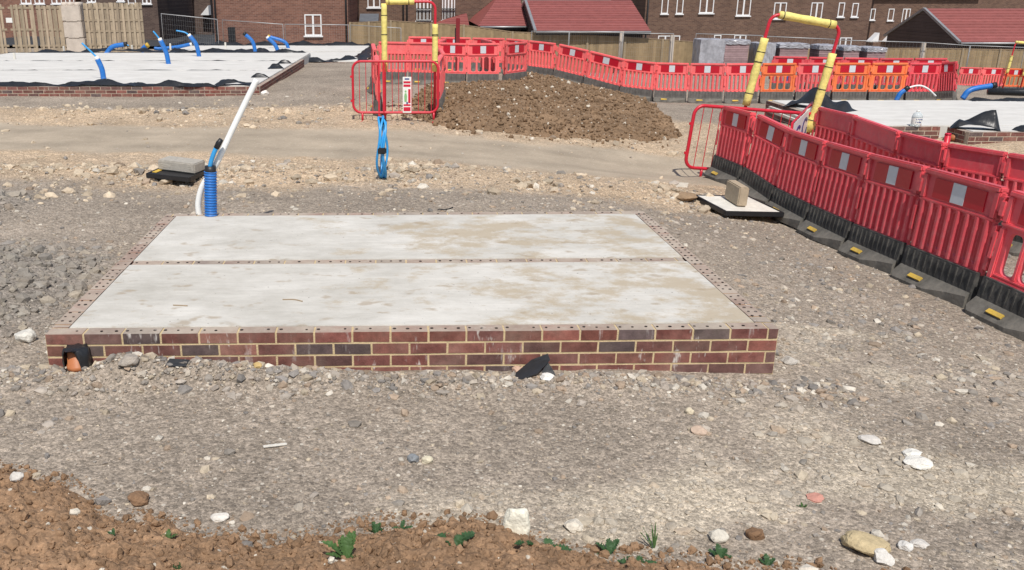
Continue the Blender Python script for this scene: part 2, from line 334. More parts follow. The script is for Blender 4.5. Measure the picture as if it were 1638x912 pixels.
def concrete_mat(name, stain=1.0):
    m=bpy.data.materials.new(name); m.use_nodes=True; nt=m.node_tree; L=nt.links; b=nt.nodes['Principled BSDF']
    b.inputs['Roughness'].default_value=.8; b.inputs['Specular IOR Level'].default_value=.25
    tc=node(nt,'ShaderNodeTexCoord'); g=tc.outputs['Object']
    mp=node(nt,'ShaderNodeMapping'); mp.inputs['Scale'].default_value=(.8,1.3,1); L.new(g,mp.inputs['Vector'])
    n1=node(nt,'ShaderNodeTexNoise',i_Scale=2.0,i_Detail=12.,i_Roughness=.7); L.new(mp.outputs[0],n1.inputs['Vector'])
    r1=ramp(nt,n1.outputs['Fac'],.3,.72,(.46,.435,.38,1),(.71,.68,.62,1)); c=r1.outputs[0]
    if not stain: r1.color_ramp.elements[0].color=(.57,.55,.51,1); r1.color_ramp.elements[1].color=(.74,.72,.675,1)
    mp2=node(nt,'ShaderNodeMapping'); mp2.inputs['Scale'].default_value=(1.6,14,1); L.new(g,mp2.inputs['Vector'])
    n5=node(nt,'ShaderNodeTexNoise',i_Scale=2.2,i_Detail=6.); L.new(mp2.outputs[0],n5.inputs['Vector'])
    r5=ramp(nt,n5.outputs['Fac'],.35,.7,(.95,.95,.95,1),(1.03,1.03,1.03,1)); c=mixc(nt,1.0,c,r5.outputs[0],'MULTIPLY')
    if stain:
        mp8=node(nt,'ShaderNodeMapping'); mp8.inputs['Scale'].default_value=(1,1.25,1); mp8.inputs['Location'].default_value=(3.1,1.7,0); L.new(g,mp8.inputs['Vector'])
        n2=node(nt,'ShaderNodeTexNoise',i_Scale=2.3,i_Detail=12.,i_Roughness=.74); L.new(mp8.outputs[0],n2.inputs['Vector'])
        sx=node(nt,'ShaderNodeSeparateXYZ'); L.new(g,sx.inputs[0])
        mr=node(nt,'ShaderNodeMapRange',i_1=-1.2,i_2=2.0,i_3=-.05,i_4=.105); L.new(sx.outputs[0],mr.inputs[0])
        ad=node(nt,'ShaderNodeMath',operation='ADD'); L.new(n2.outputs['Fac'],ad.inputs[0]); L.new(mr.outputs[0],ad.inputs[1])
        # one wide muddy patch on the far bay
        vs=node(nt,'ShaderNodeVectorMath',operation='SUBTRACT'); vs.inputs[1].default_value=(.35,.72,0); L.new(g,vs.inputs[0])
        vm=node(nt,'ShaderNodeVectorMath',operation='MULTIPLY'); vm.inputs[1].default_value=(1.5,1.9,0); L.new(vs.outputs[0],vm.inputs[0])
        ln=node(nt,'ShaderNodeVectorMath',operation='LENGTH'); L.new(vm.outputs[0],ln.inputs[0])
        m2=node(nt,'ShaderNodeMapRange',i_1=1.2,i_2=0.2,i_3=0.,i_4=.17); L.new(ln.outputs['Value'],m2.inputs[0])
        ad2=node(nt,'ShaderNodeMath',operation='ADD'); L.new(ad.outputs[0],ad2.inputs[0]); L.new(m2.outputs[0],ad2.inputs[1])
        r=ramp(nt,ad2.outputs[0],.545,.65); mu=node(nt,'ShaderNodeMath',operation='MULTIPLY',i_1=.74); L.new(r.outputs[0],mu.inputs[0])
        c=mixc(nt,mu.outputs[0],c,(.43,.345,.23,1))
        # small dark footprints and mud spots
        mp3=node(nt,'ShaderNodeMapping'); mp3.inputs['Scale'].default_value=(1,1.5,1); L.new(g,mp3.inputs['Vector'])
        v=node(nt,'ShaderNodeTexNoise',i_Scale=5.5,i_Detail=3.); L.new(mp3.outputs[0],v.inputs['Vector'])
        r3=ramp(nt,v.outputs['Fac'],.63,.71); mu3=node(nt,'ShaderNodeMath',operation='MULTIPLY',i_1=.6); L.new(r3.outputs[0],mu3.inputs[0])
        c=mixc(nt,mu3.outputs[0],c,(.36,.28,.19,1))
        v6=node(nt,'ShaderNodeTexNoise',i_Scale=45.,i_Detail=2.); L.new(g,v6.inputs['Vector'])
        r6=ramp(nt,v6.outputs['Fac'],.73,.76); c=mixc(nt,r6.outputs[0],c,(.22,.19,.16,1))
    L.new(c,b.inputs['Base Color'])
    n3=node(nt,'ShaderNodeTexNoise',i_Scale=40.,i_Detail=8.); L.new(g,n3.inputs['Vector'])
    bp=node(nt,'ShaderNodeBump',i_Strength=.35,i_Distance=.008); L.new(n3.outputs['Fac'],bp.inputs['Height']); L.new(bp.outputs[0],b.inputs['Normal'])
    return m
def wall_mat(name, brick, mortar, sc=1.0):
    m=bpy.data.materials.new(name); m.use_nodes=True; nt=m.node_tree; L=nt.links; b=nt.nodes['Principled BSDF']
    b.inputs['Roughness'].default_value=.9; b.inputs['Specular IOR Level'].default_value=.15
    tc=node(nt,'ShaderNodeTexCoord'); mp=node(nt,'ShaderNodeMapping'); mp.inputs['Rotation'].default_value=(PI/2,0,0); L.new(tc.outputs['Object'],mp.inputs['Vector'])
    br=node(nt,'ShaderNodeTexBrick',i_Scale=1.0); br.inputs['Brick Width'].default_value=.225; br.inputs['Row Height'].default_value=.075; br.inputs['Mortar Size'].default_value=.006
    br.inputs['Color1'].default_value=(*brick,1); br.inputs['Color2'].default_value=(brick[0]*.62,brick[1]*.6,brick[2]*.65,1); br.inputs['Mortar'].default_value=(*mortar,1); br.inputs['Bias'].default_value=-.1
    L.new(mp.outputs[0],br.inputs['Vector'])
    nz=node(nt,'ShaderNodeTexNoise',i_Scale=.7,i_Detail=8.,i_Roughness=.7); L.new(tc.outputs['Object'],nz.inputs['Vector'])
    mr=node(nt,'ShaderNodeMapRange',i_1=.3,i_2=.7,i_3=.82,i_4=1.18); L.new(nz.outputs['Fac'],mr.inputs[0])
    vm=node(nt,'ShaderNodeVectorMath',operation='SCALE'); L.new(br.outputs['Color'],vm.inputs[0]); L.new(mr.outputs[0],vm.inputs['Scale'])
    L.new(vm.outputs[0],b.inputs['Base Color']); return m

M = dict(
 ground=ground_mat('gravel_ground'), soil=ground_mat('brown_soil',.55),
 stone=mat('stones',(1,1,1),.9,.2,attr=True,var=.22,vscale=30,bump=.5,bscale=80),
 clod=mat('soil_clods',(1,1,1),.95,.1,attr=True,var=.3,vscale=30,bump=.8,bscale=90),
 brick=brick_mat('brick_faces'), brick2=brick_mat('brick_faces_clean',.35), mortar=mat('sand_mortar',(.60,.47,.28),.95,.1,var=.2,vscale=20,bump=.5,bscale=150),
 mortar2=mat('pale_mortar',(.5,.42,.33),.95,.1,var=.2,vscale=20),
 conc=concrete_mat('slab_concrete'), conc2=concrete_mat('far_slab_concrete',0),
 dark=mat('dark_hole',(.03,.02,.02),.95,.1,var=0),
 red=mat('red_barrier_plastic',(.78,.10,.12),.42,.45,var=.16,vscale=6,rnd=.16,dust=(.62,.30,.28)), salmon=mat('salmon_red_plastic',(.90,.165,.165),.5,.4,var=.14,vscale=5,rnd=.14,dust=(.75,.36,.32)),  # salmon: a paler, brighter red than the plain red barrier plastic
 orange=mat('orange_barrier_plastic',(.90,.21,.07),.5,.4,var=.14,vscale=5,rnd=.12,dust=(.75,.42,.28)),
 rubber=mat('black_recycled_base',(.06,.058,.054),.78,.3,var=.5,vscale=7,bump=.3,bscale=40,dust=(.20,.18,.155)), rubberg=mat('dusty_grey_base',(.14,.13,.12),.85,.2,var=.45,vscale=7,bump=.3,bscale=40),
 footg=mat('dusty_barrier_foot',(.14,.13,.113),.9,.15,var=.5,vscale=6,bump=.4,bscale=35,dust=(.25,.22,.18)),
 refl_r=mat('red_reflective',(.50,.008,.025),.3,.5,var=.06), refl_w=mat('white_reflective',(.62,.65,.68),.35,.5,var=.08,vscale=20),
 yel=mat('yellow_marker',(.60,.40,.07),.7,.25,var=.3,vscale=20,dust=(.34,.28,.17)), foam=mat('yellow_foam_sleeve',(.82,.70,.22),.7,.25,var=.2,vscale=9,bump=.9,bscale=22,dust=(.62,.52,.26)),
 tubered=mat('red_painted_tube',(.58,.02,.04),.35,.5,var=.15,vscale=10),
 blue=mat('blue_duct_plastic',(.018,.16,.52),.42,.45,var=.2,vscale=16,dust=(.22,.32,.46)), lblue=mat('light_blue_pipe',(.04,.33,.70),.35,.5,var=.1,vscale=20),
 white=mat('white_plastic',(.82,.82,.79),.45,.4,var=.08,dust=(.62,.58,.5)), black=mat('black_plastic',(.02,.02,.022),.45,.4,var=.3,vscale=12),
 membrane=mat('black_membrane',(.022,.023,.025),.38,.5,var=.4,vscale=5,bump=.6,bscale=14),
 block=mat('concrete_block',(.42,.39,.34),.92,.15,var=.22,vscale=18,bump=.8,bscale=90), blockt=mat('tan_concrete_block',(.43,.35,.25),.92,.15,var=.18,vscale=18,bump=.7,bscale=90),
 cblock=mat('cast_concrete_block',(.56,.49,.42),.9,.15,var=.2,vscale=3,bump=.4,bscale=30),
 board=mat('dusty_white_board',(.68,.65,.58),.85,.2,var=.2,vscale=9,bump=.4,bscale=60),
 terra=mat('terracotta_pipe',(.46,.165,.065),.5,.4,var=.18,vscale=14),
 wood=mat('weathered_fence_timber',(.34,.26,.175),.85,.15,attr=False,var=.28,vscale=2.5), woodc=mat('pale_palisade_timber',(1,1,1),.85,.15,attr=True,var=.2,vscale=4),
 steel=mat('galvanised_steel',(.42,.42,.42),.5,.5,var=.15,metal=.6), 
 brickL=wall_mat('red_house_brick',(.24,.118,.085),(.28,.21,.17)), brickD=wall_mat('brown_house_brick',(.175,.105,.075),(.20,.16,.13)), brickK=wall_mat('dark_house_brick',(.13,.09,.075),(.16,.13,.11)),
 roof=mat('red_roof_tiles',(1,1,1),.8,.2,attr=True,var=.16,vscale=3), slate=mat('grey_porch_slate',(.12,.13,.15),.7,.3,var=.2),
 upvc=mat('white_window_frame',(.80,.80,.80),.4,.4,var=.03), glass=mat('dark_window_glass',(.016,.02,.026),.06,.6,var=0), fascia=mat('black_fascia',(.02,.02,.022),.5,.4,var=.1),
 tarmac=mat('tarmac',(.055,.057,.062),.9,.2,var=.3,vscale=1.2), track=ground_mat('track_dust',.35),
 wrap=mat('grey_plastic_wrap',(.36,.36,.39),.28,.6,var=.5,vscale=3,bump=1.,bscale=8), pack=mat('brick_pack',(1,1,1),.85,.2,attr=True,var=.2,vscale=6),
 leaf=mat('weed_leaf',(.065,.125,.035),.6,.35,var=.4,vscale=25), leafd=mat('dark_weed_leaf',(.04,.09,.032),.6,.35,var=.4,vscale=25),
 signblue=mat('sign_blue',(.02,.05,.22),.4,.4,var=.05), signgreen=mat('sign_green',(.25,.48,.22),.4,.4,var=.05), signred=mat('sign_red',(.6,.015,.05),.4,.4,var=.05),
 darkred=mat('dark_red_paint',(.22,.02,.025),.5,.4,var=.2),
)
# clear bottle plastic
def clear_mat():
    m=bpy.data.materials.new('clear_bottle_plastic'); m.use_nodes=True; b=m.node_tree.nodes['Principled BSDF']
    b.inputs['Base Color'].default_value=(.82,.88,.9,1); b.inputs['Roughness'].default_value=.15; b.inputs['Transmission Weight'].default_value=.6; b.inputs['IOR'].default_value=1.15
    return m
M['clear']=clear_mat()

# ------------------------------------------------------------------ ground
def grid_axes():
    a = np.radians(np.concatenate([np.linspace(-85,-48,40,endpoint=False), np.linspace(-48,52,1050), np.linspace(52,85,41)[1:]]))
    d = np.concatenate([np.exp(np.linspace(math.log(.6),math.log(2.3),30,endpoint=False)), np.exp(np.linspace(math.log(2.3),math.log(21),820,endpoint=False)), np.exp(np.linspace(math.log(21),math.log(60),140,endpoint=False)), np.exp(np.linspace(math.log(60),math.log(600),40))])
    return a, d
A_, D_ = grid_axes()
def make_sheet_mesh(name, X, Y, Z, C, material, keep=None):
    nr, nc = X.shape; idx = np.arange(nr*nc).reshape(nr,nc)
    q = np.stack([idx[:-1,:-1],idx[:-1,1:],idx[1:,1:],idx[1:,:-1]],-1)
    if keep is not None:
        k = keep[:-1,:-1]|keep[:-1,1:]|keep[1:,1:]|keep[1:,:-1]; q = q[k]
    q = q.reshape(-1,4)
    used = np.unique(q); remap = np.zeros(nr*nc,int); remap[used]=np.arange(len(used))
    q = remap[q]; co = np.stack([X.ravel(),Y.ravel(),Z.ravel()],-1)[used]; cc = C.reshape(-1,C.shape[-1])[used]
    return raw_mesh(name, co, q, cc, material, True)
def raw_mesh(name, co, q, cc, material, smooth=False):
    k = q.shape[1]; me = bpy.data.meshes.new(name)
    me.vertices.add(len(co)); me.vertices.foreach_set('co', co.astype(np.float32).ravel())
    me.loops.add(q.size); me.loops.foreach_set('vertex_index', q.astype(np.int32).ravel())
    me.polygons.add(len(q)); me.polygons.foreach_set('loop_start', np.arange(0,q.size,k,dtype=np.int32)); me.polygons.foreach_set('loop_total', np.full(len(q),k,np.int32))
    me.polygons.foreach_set('use_smooth', np.full(len(q),smooth))
    at = me.color_attributes.new('Col','FLOAT_COLOR','POINT'); at.data.foreach_set('color', (cc if cc.shape[1]==4 else np.c_[cc,np.ones(len(cc))]).astype(np.float32).ravel())
    me.update(calc_edges=True); me.validate(); me.materials.append(material)
    return link(bpy.data.objects.new(name, me))
AA, DD = np.meshgrid(A_, D_); GX = DD*np.sin(AA); GY = DD*np.cos(AA)
def lerp(a,b,t): return a*(1-t[...,None])+np.array(b)*t[...,None]
GREY=(.296,.247,.196); TAN=(.455,.345,.235); ROAD=(.40,.335,.255); RUB=(.225,.20,.172); CHK=(.50,.43,.33); BROWN=(.262,.165,.098)
def ground_colour(x,y):
    n1,n2,n3,tan,road,rub,chalk = zones(x,y)
    c = np.broadcast_to(np.array(GREY), x.shape+(3,)).copy()
    c = c*(1+.10*n3+.10*n1)[...,None]
    c = lerp(c, RUB, rub*.8); c = lerp(c, TAN, tan*np.clip(.85+.3*n2,0,1)); c = lerp(c, ROAD, road*.9); c = lerp(c, CHK, chalk*.75)
    rut = np.exp(-((np.abs(y-(14.1-.13*(x+3))-.1*n1)-.62)/.2)**2)*road; c = c*(1-.11*rut)[...,None]
    far = sstep(26,34,y); c = lerp(c, (.30,.25,.20), far)
    return np.concatenate([c,(1-.8*road)[...,None]],-1)
GZ = height(GX.ravel(),GY.ravel()).reshape(GX.shape)
GC = ground_colour(GX,GY)
tag(make_sheet_mesh('ground', GX, GY, GZ, GC, M['ground']), kind='structure')
# brown soil lying over it: the bank in the foreground and the heap behind the track
for nm, fn, hmax, slope in (('soil_bank', soil_mask_front, .14, .28), ('soil_heap', soil_mask_heap, .15, .15)):
    sel = (GY < 5.0)&(DD<7) if nm=='soil_bank' else (GY > 14)&(GY < 27)&(GX > -1.5)&(GX < 6.2)
    m_ = np.full(GX.shape,-9.0); m_[sel] = fn(GX[sel],GY[sel])
    lump = np.zeros(GX.shape); xs,ys = GX[sel],GY[sel]
    k = .8 if nm=='soil_bank' else 1.3
    lump[sel] = (1.25 if nm=='soil_bank' else .6)*.030*k*(1-2*np.abs(fbm(xs,ys,.16*k,3,41)))+.018*k*(1-2*np.abs(fbm(xs,ys,.06*k,3,43)))+.03*k*fbm(xs,ys,.5,2,47)
    rise = hmax*(1-np.exp(-np.clip(m_,-.3,9)*slope/hmax*1.6))-.015
    Z2 = GZ + rise + lump*np.clip(m_*6+.3,0,1)
    cv = np.broadcast_to(np.array(BROWN),GX.shape+(3,)).copy()
    cv[sel] *= (1+.18*fbm(xs,ys,.7,4,61)+.22*fbm(xs,ys,.09,3,63))[:,None]
    if nm!='soil_bank': cv *= np.array((.86,.90,.92))
    if nm=='soil_bank': SOILZ = Z2.copy()
    else: HEAPZ = Z2.copy()
    tag(make_sheet_mesh(nm, GX, GY, Z2, cv, M['soil'], (m_>-.10)&sel), kind='structure')
def sheet_z(Zg, x, y):
    a = np.arctan2(x,y); d = np.hypot(x,y)
    i = np.clip(np.searchsorted(D_,d),0,len(D_)-1); j = np.clip(np.searchsorted(A_,a),0,len(A_)-1)
    return Zg[i,j]
def top_z(x,y):
    x=np.atleast_1d(np.asarray(x,float)); y=np.atleast_1d(np.asarray(y,float))
    z = sheet_z(GZ,x,y)
    s = (y<5)&(np.hypot(x,y)<7)&(soil_mask_front(x,y)>-.05); z = np.where(s, np.maximum(z,sheet_z(SOILZ,x,y)), z)
    s = (y>14)&(y<27)&(x>-1.5)&(x<6)&(soil_mask_heap(x,y)>-.05); z = np.where(s, np.maximum(z,sheet_z(HEAPZ,x,y)), z)
    return z
def gt(x,y): return float(top_z(x,y)[0])

# ------------------------------------------------------------------ loose stones (uncountable)
_ico = bmesh.new(); bmesh.ops.create_icosphere(_ico, subdivisions=1, radius=1); _ico.verts.index_update()
IV = np.array([v.co[:] for v in _ico.verts]); IF = np.array([[v.index for v in f.verts] for f in _ico.faces]); _ico.free()
def rock_field(name, x, y, size, col, material, sink=.35, flat=.62):
    n=len(x); z = top_z(x,y)
    V = np.repeat(IV[None],n,0)*(1+RNG.uniform(-.32,.32,(n,len(IV),1)))
    V = V*np.stack([RNG.uniform(.7,1.25,n),RNG.uniform(.7,1.1,n),RNG.uniform(.5,1.,n)*flat/.7],-1)[:,None,:]
    t = RNG.uniform(-.5,.5,n); ct,stt=np.cos(t)[:,None],np.sin(t)[:,None]
    V[...,1],V[...,2] = V[...,1]*ct-V[...,2]*stt, V[...,1]*stt+V[...,2]*ct
    t = RNG.uniform(0,2*PI,n); ct,stt=np.cos(t)[:,None],np.sin(t)[:,None]
    V[...,0],V[...,1] = V[...,0]*ct-V[...,1]*stt, V[...,0]*stt+V[...,1]*ct
    V = V*size[:,None,None]
    V[...,0]+=x[:,None]; V[...,1]+=y[:,None]; V[...,2]+=(z+size*(flat-sink-.25))[:,None]
    Fq = (IF[None]+(np.arange(n)*len(IV))[:,None,None]).reshape(-1,3)
    o = raw_mesh(name, V.reshape(-1,3), Fq, np.repeat(col,len(IV),0), material, False)
    return o
def scatter_polar(n, d0, d1, a0=-42, a1=47, p=1.0):
    d = np.exp(RNG.uniform(math.log(d0),math.log(d1),n)); a = np.radians(RNG.uniform(a0,a1,n)); return d*np.sin(a), d*np.cos(a)
def stone_cols(n, pale=.12):
    pal = np.array([(.32,.275,.23),(.36,.315,.265),(.28,.25,.215),(.40,.35,.285),(.44,.37,.275),(.235,.215,.195),(.34,.26,.19)])
    c = pal[RNG.integers(0,len(pal),n)]*RNG.uniform(.75,1.25,(n,1))
    w = RNG.random(n)<pale; c[w] = np.array((.56,.51,.43))*RNG.uniform(.75,1.2,(w.sum(),1))
    return c
def outside_slab(x,y):
    return ~((np.abs(x+.02-(-.0226)*(y-6.48))<2.2)&(y>4.93)&(y<8.06)) & ~((y>19.2)&(x<-2.8)) & ~((y>14.5)&(y<19.5)&(x>7.2))
x,y = scatter_polar(52000,2.6,11.5); n1,n2,n3,tan,road,rub,chalk = zones(x,y)
dens = .30+.45*sstep(-.1,.5,n1)+.7*rub+.8*chalk+.35*tan+.35*sstep(1.5,3.5,x); k = (RNG.random(len(x))<dens)&(soil_mask_front(x,y)<.03)&outside_slab(x,y); x,y=x[k],y[k]; rub=rub[k]; chalk=chalk[k]
xb,yb9=RNG.uniform(-2.6,2.6,2600),4.93-np.abs(RNG.normal(0,.14,2600)); x=np.r_[x,xb]; y=np.r_[y,yb9]; rub=np.r_[rub,np.zeros(2600)]; chalk=np.r_[chalk,np.zeros(2600)]
sz = .0042*np.exp(RNG.exponential(.46,len(x)))*(1+2.6*rub*RNG.random(len(x)))*(1+.5*sstep(1.8,3.2,x)*RNG.random(len(x))); sz=np.clip(sz*(.60+.105*np.hypot(x,y)),.004,np.where(rub>.25,.065,.036)); sz[-2600:]=np.clip(.007*np.exp(RNG.exponential(.5,2600)),.006,.035)
c = stone_cols(len(x),.10); c = lerp(c,(.25,.225,.19),np.clip(rub*.8,0,1)); c = lerp(c,(.56,.49,.38),np.clip(chalk*.55,0,1))
tag(rock_field('gravel', x, y, sz, c, M['stone']), 'grey and buff gravel strewn over the compacted ground', 'gravel', kind='stuff')
x,y = scatter_polar(26000,9.5,20,-30,30); n1,n2,n3,tan,road,rub,chalk = zones(x,y)
ridge = np.exp(-((y-11.2-.3*n1)/.55)**2)+.9*np.exp(-((y-17.4-.4*n1)/.6)**2)+.35*np.exp(-((y-15.6)/.5)**2)
k = (RNG.random(len(x))<(.10+.8*ridge)*(1-.85*road))&outside_slab(x,y)&(soil_mask_heap(x,y)<0)&(x<4.4)&(sstep(.1,.4,fbm(x,y,.8,3,201)+.35)>RNG.random(len(x))); x,y=x[k],y[k]
c = np.array((.50,.41,.30))*RNG.uniform(.7,1.25,(len(x),1)); w=RNG.random(len(x))<.3; c[w]=stone_cols(w.sum(),.2)
tag(rock_field('rubble', x, y, np.clip(.016*np.exp(RNG.exponential(.5,len(x))),.01,.085), c, M['stone']), 'tan clay and chalk rubble along both edges of the track', 'rubble', kind='stuff')
# soil clods
x,y = scatter_polar(46000,2.3,4.9,-45,45); s=soil_mask_front(x,y); k=(s>-.10)&(RNG.random(len(x))<.25+.6*np.exp(-np.abs(s)*5)); x,y=x[k],y[k]
c=np.array(BROWN)*RNG.uniform(.75,1.25,(len(x),1)); w=RNG.random(len(x))<.012; c[w]=(.62,.56,.46)
sz=np.clip(.0038*np.exp(RNG.exponential(.46,len(x))),.003,.022)
tag(rock_field('soil_clods', x, y, sz, c, M['clod'],.25,.8), 'crumbly brown soil clods on the foreground bank', 'soil', kind='stuff')
x,y = RNG.uniform(-.8,5.9,15000),RNG.uniform(14.6,26.5,15000); s=soil_mask_heap(x,y); k=(s>-.05)|(RNG.random(len(x))<.35*np.exp(np.clip(s,-5,0)*3.5)); x,y=x[k],y[k]
c=np.array(BROWN)*np.array((.86,.90,.92))*RNG.uniform(.75,1.25,(len(x),1)); w=RNG.random(len(x))<.03; c[w]=(.62,.56,.46)
tag(rock_field('heap_clods', x, y, np.clip(.013*np.exp(RNG.exponential(.42,len(x))),.008,.05), c, M['clod'],.25,.8), 'brown clods and flints on the soil heap', 'soil', kind='stuff')

# ------------------------------------------------------------------ bricks
BR=[(.175,.068,.055),(.16,.064,.054),(.19,.072,.056),(.15,.068,.058),(.125,.066,.058),(.165,.07,.056),(.095,.068,.066),(.18,.082,.064)]
def brick_run(mb, mo, p0, p1, ztop, courses, off=0, wd=.1025):
    p0=Vector(p0); p1=Vector(p1); d=(p1-p0); Lh=d.length; d.normalize(); nrm=Vector((d.y,-d.x))   # outward = right of direction
    R=Matrix(((d.x,nrm.x,0),(d.y,nrm.y,0),(0,0,1)))
    for c in range(courses):
        zt=ztop-.075*c; s0 = off+(.1125 if c%2 else 0); x=-(.225-s0%.225) if s0%.225 else 0
        while x<Lh-.01:
            a=max(x,0)+.006; b=min(x+.225,Lh)-.006
            if b-a>.02:
                col=random.choice(BR); k=random.uniform(.9,1.45); col=tuple(q*k for q in col)
                m=p0+d*((a+b)/2)-nrm*(wd/2)
                mb.box((m.x,m.y,zt-.0315),(b-a,wd,.063),R,col,.0012)
            x+=.225
    m=p0+d*(Lh/2)-nrm*(wd/2)
    mo.box((m.x,m.y,ztop-.075*courses/2-.003),(Lh-.006,wd-.005,.075*courses),R)

# near slab
slab=thing('garage_foundation','low rectangular brick plinth with two stained concrete bays in the foreground','foundation',(-.02,6.49,0),math.radians(1.3))
HW,HD=2.17,1.515; ZT=.30
mb,mo=MB(),MB()
brick_run(mb,mo,(-HW,-HD),(HW,-HD),ZT-.004,6)
brick_run(mb,mo,(HW,-HD+.1125),(HW,HD-.1125),ZT-.004,6,.1)
brick_run(mb,mo,(HW,HD),(-HW,HD),ZT-.004,5)
brick_run(mb,mo,(-HW,HD-.1125),(-HW,-HD+.1125),ZT-.004,6,.05)
brick_run(mb,mo,(-HW+.115,-.104),(HW-.115,-.104),ZT-.004,3)
mo.build('mortar',M['mortar'],slab)
for y0,y1 in ((-HD+.108,-.1075),(.005,HD-.108)):
    c=MB(); c.cbox(-HW+.108,HW-.108,y0,y1,-.2,ZT,.004); c.build('concrete_bay',M['conc'],slab)
h=mb
def holes(ax0,ax1,fixed,axis,drop=.25,rows=1):
    x=ax0
    while x<ax1:
        if random.random()>drop and (int((x-ax0)/.075)%3!=9):
            for r in range(rows):
                o=fixed+(r-(rows-1)/2)*.05+random.uniform(-.006,.006); q=x+random.uniform(-.008,.008); rr=random.uniform(.007,.011)
                cx,cy=(q,o) if axis=='x' else (o,q)
                h.prism([(cx+rr*math.cos(t*PI/4),cy+rr*math.sin(t*PI/4)) for t in range(8)],ZT-.02,ZT-.0012,'z',(.012,.008,.008))
        x+=.075
holes(-HW+.1,HW-.05,-HD+.05,'x',.12); holes(-HW+.15,HW-.2,-.05,'x',.3); holes(-HW+.2,HW-.1,HD-.05,'x',.5)
holes(-HD+.15,HD-.1,HW-.05,'y',.1,2); holes(-HD+.15,HD-.1,-HW+.05,'y',.35,2)
mb.build('brickwork',M['brick'],slab)
def S(x,y,z=0): return slab.matrix_basis@Vector((x,y,z))
bpy.context.view_layer.update()

# ------------------------------------------------------------------ duct, pipes on the slab corner
def ribbed(path,r,n=14,pitch=.02,amp=.07):
    pts=smooth_path(path,60); L=[0]
    for a,b in zip(pts,pts[1:]): L.append(L[-1]+(b-a).length)
    N=int(L[-1]/pitch*4); out=[];rr=[]; j=0
    for k in range(N+1):
        s=L[-1]*k/N
        while j<len(L)-2 and L[j+1]<s: j+=1
        t=(s-L[j])/max(1e-6,L[j+1]-L[j]); out.append(pts[j].lerp(pts[j+1],min(1,max(0,t)))); rr.append(r*(1+amp*(1 if k%4 in(1,2) else -1)))
    mb=MB(); mb.tube(out,rr,n); return mb
b0=Zp(337,345,ZT); DUD=8.05
tp=W(336,275,8.05-.12)
t=thing('service_duct','ribbed bright blue duct standing upright at the slab back corner','duct',(b0.x,b0.y,ZT))
hv=(Vector((tp.x,b0.y,tp.z))-b0)
o=ribbed([(0,0,-.05),hv*.5,hv],.054,18,.024,.06); o.build('ribbed_sleeve',M['blue'],t)
k=MB(); k.tube([hv*.985,hv*1.01,hv*1.12],[.05,.05,.048],16); k.build('tape_collar',M['black'],t)
# light blue pipe in the duct
yb=b0.y
def on(px,py): return Yp(px,py,yb)
q=[on(334,290),on(336,266),on(341,248),on(348,232)]
q=[v+Vector((0,.0,0)) for v in q]
p=thing('water_pipe','light blue water pipe with taped black end poking out of the ribbed duct','pipe',q[0])
k=MB(); k.tube([v-q[0] for v in smooth_path(q,10)],.020,12); k.build('pipe',M['lblue'],p)
k=MB(); e=[on(346,237),on(350,229),on(354,223)]; k.tube([v-q[0] for v in e],[.024,.026,.020],12); k.build('taped_end',M['black'],p)
yb=b0.y+.075
q=[Zp(317,346,ZT),on(317,325),on(323,300),on(336,278),on(349,256),on(366,217),on(385,175),on(406,130)]
q[0]=Vector((q[1].x,yb,ZT-.03)); q[-3]+=Vector((0,.05,0)); q[-2]+=Vector((0,.1,0)); q[-1]+=Vector((0,.15,0))
p=thing('conduit_pipe','long white plastic pipe leaning right from the slab corner behind the blue duct','pipe',q[0])
k=MB(); k.tube([v-q[0] for v in smooth_path(q,12)],.027,14); k.build('pipe',M['white'],p)

# ------------------------------------------------------------------ trays with blocks
def tray(name,label,px,py,size,rz,tx,ty,topm,rim,lift=0):
    g=Gp(px,py); t=thing(name,label,'cover',(g.x,g.y,gt(g.x,g.y)+lift),0); t.rotation_euler=(tx,ty,rz)
    a,b=size; k=MB(); th=.055
    for x0,x1,y0,y1 in((-a,a,-b,-b+.03),(-a,a,b-.03,b),(-a,-a+.03,-b+.03,b-.03),(a-.03,a,-b+.03,b-.03)): k.cbox(x0,x1,y0,y1,0,th,.005)
    k.build('rim',rim,t)
    k=MB(); k.cbox(-a+.03,a-.03,-b+.03,b-.03,.01,th-.006,.004); k.build('panel',topm,t); return t
tl=tray('access_cover','black rimmed access cover with yellow panel lying tilted on rubble at left',288,283,(.28,.30),math.radians(-14),math.radians(2),math.radians(3),M['black'],M['black'],.03)
tr=tray('access_cover','dusty white panel with black rim lying by the near barrier feet',1178,340,(.36,.42),math.radians(8),math.radians(1),math.radians(3),M['board'],M['black'],.04)
def cblock(label,trayo,loc,rz,dim,m):
    bpy.context.view_layer.update()
    w=trayo.matrix_world@Vector(loc); k=MB(); k.cbox(-dim[0]/2,dim[0]/2,-dim[1]/2,dim[1]/2,0,dim[2],.012)
    o=k.build('concrete_block',m); o.location=w; o.rotation_euler=(trayo.rotation_euler.x,trayo.rotation_euler.y,trayo.rotation_euler.z+rz)
    tag(o,label,'concrete block','concrete blocks weighing down covers')
k=MB(); k.cbox(-.245,-.235+.05,-.22,.22,.05,.056,.002); yl=k.build('yellow_edge',M['yel'],tl)
cblock('grey concrete block lying flat on the yellow and black cover',tl,(.02,.02,.057),math.radians(-4),(.50,.25,.12),M['block'])
cblock('tan concrete block standing on edge on the dusty white cover',tr,(-.02,.03,.057),math.radians(-6),(.115,.42,.225),M['blockt'])

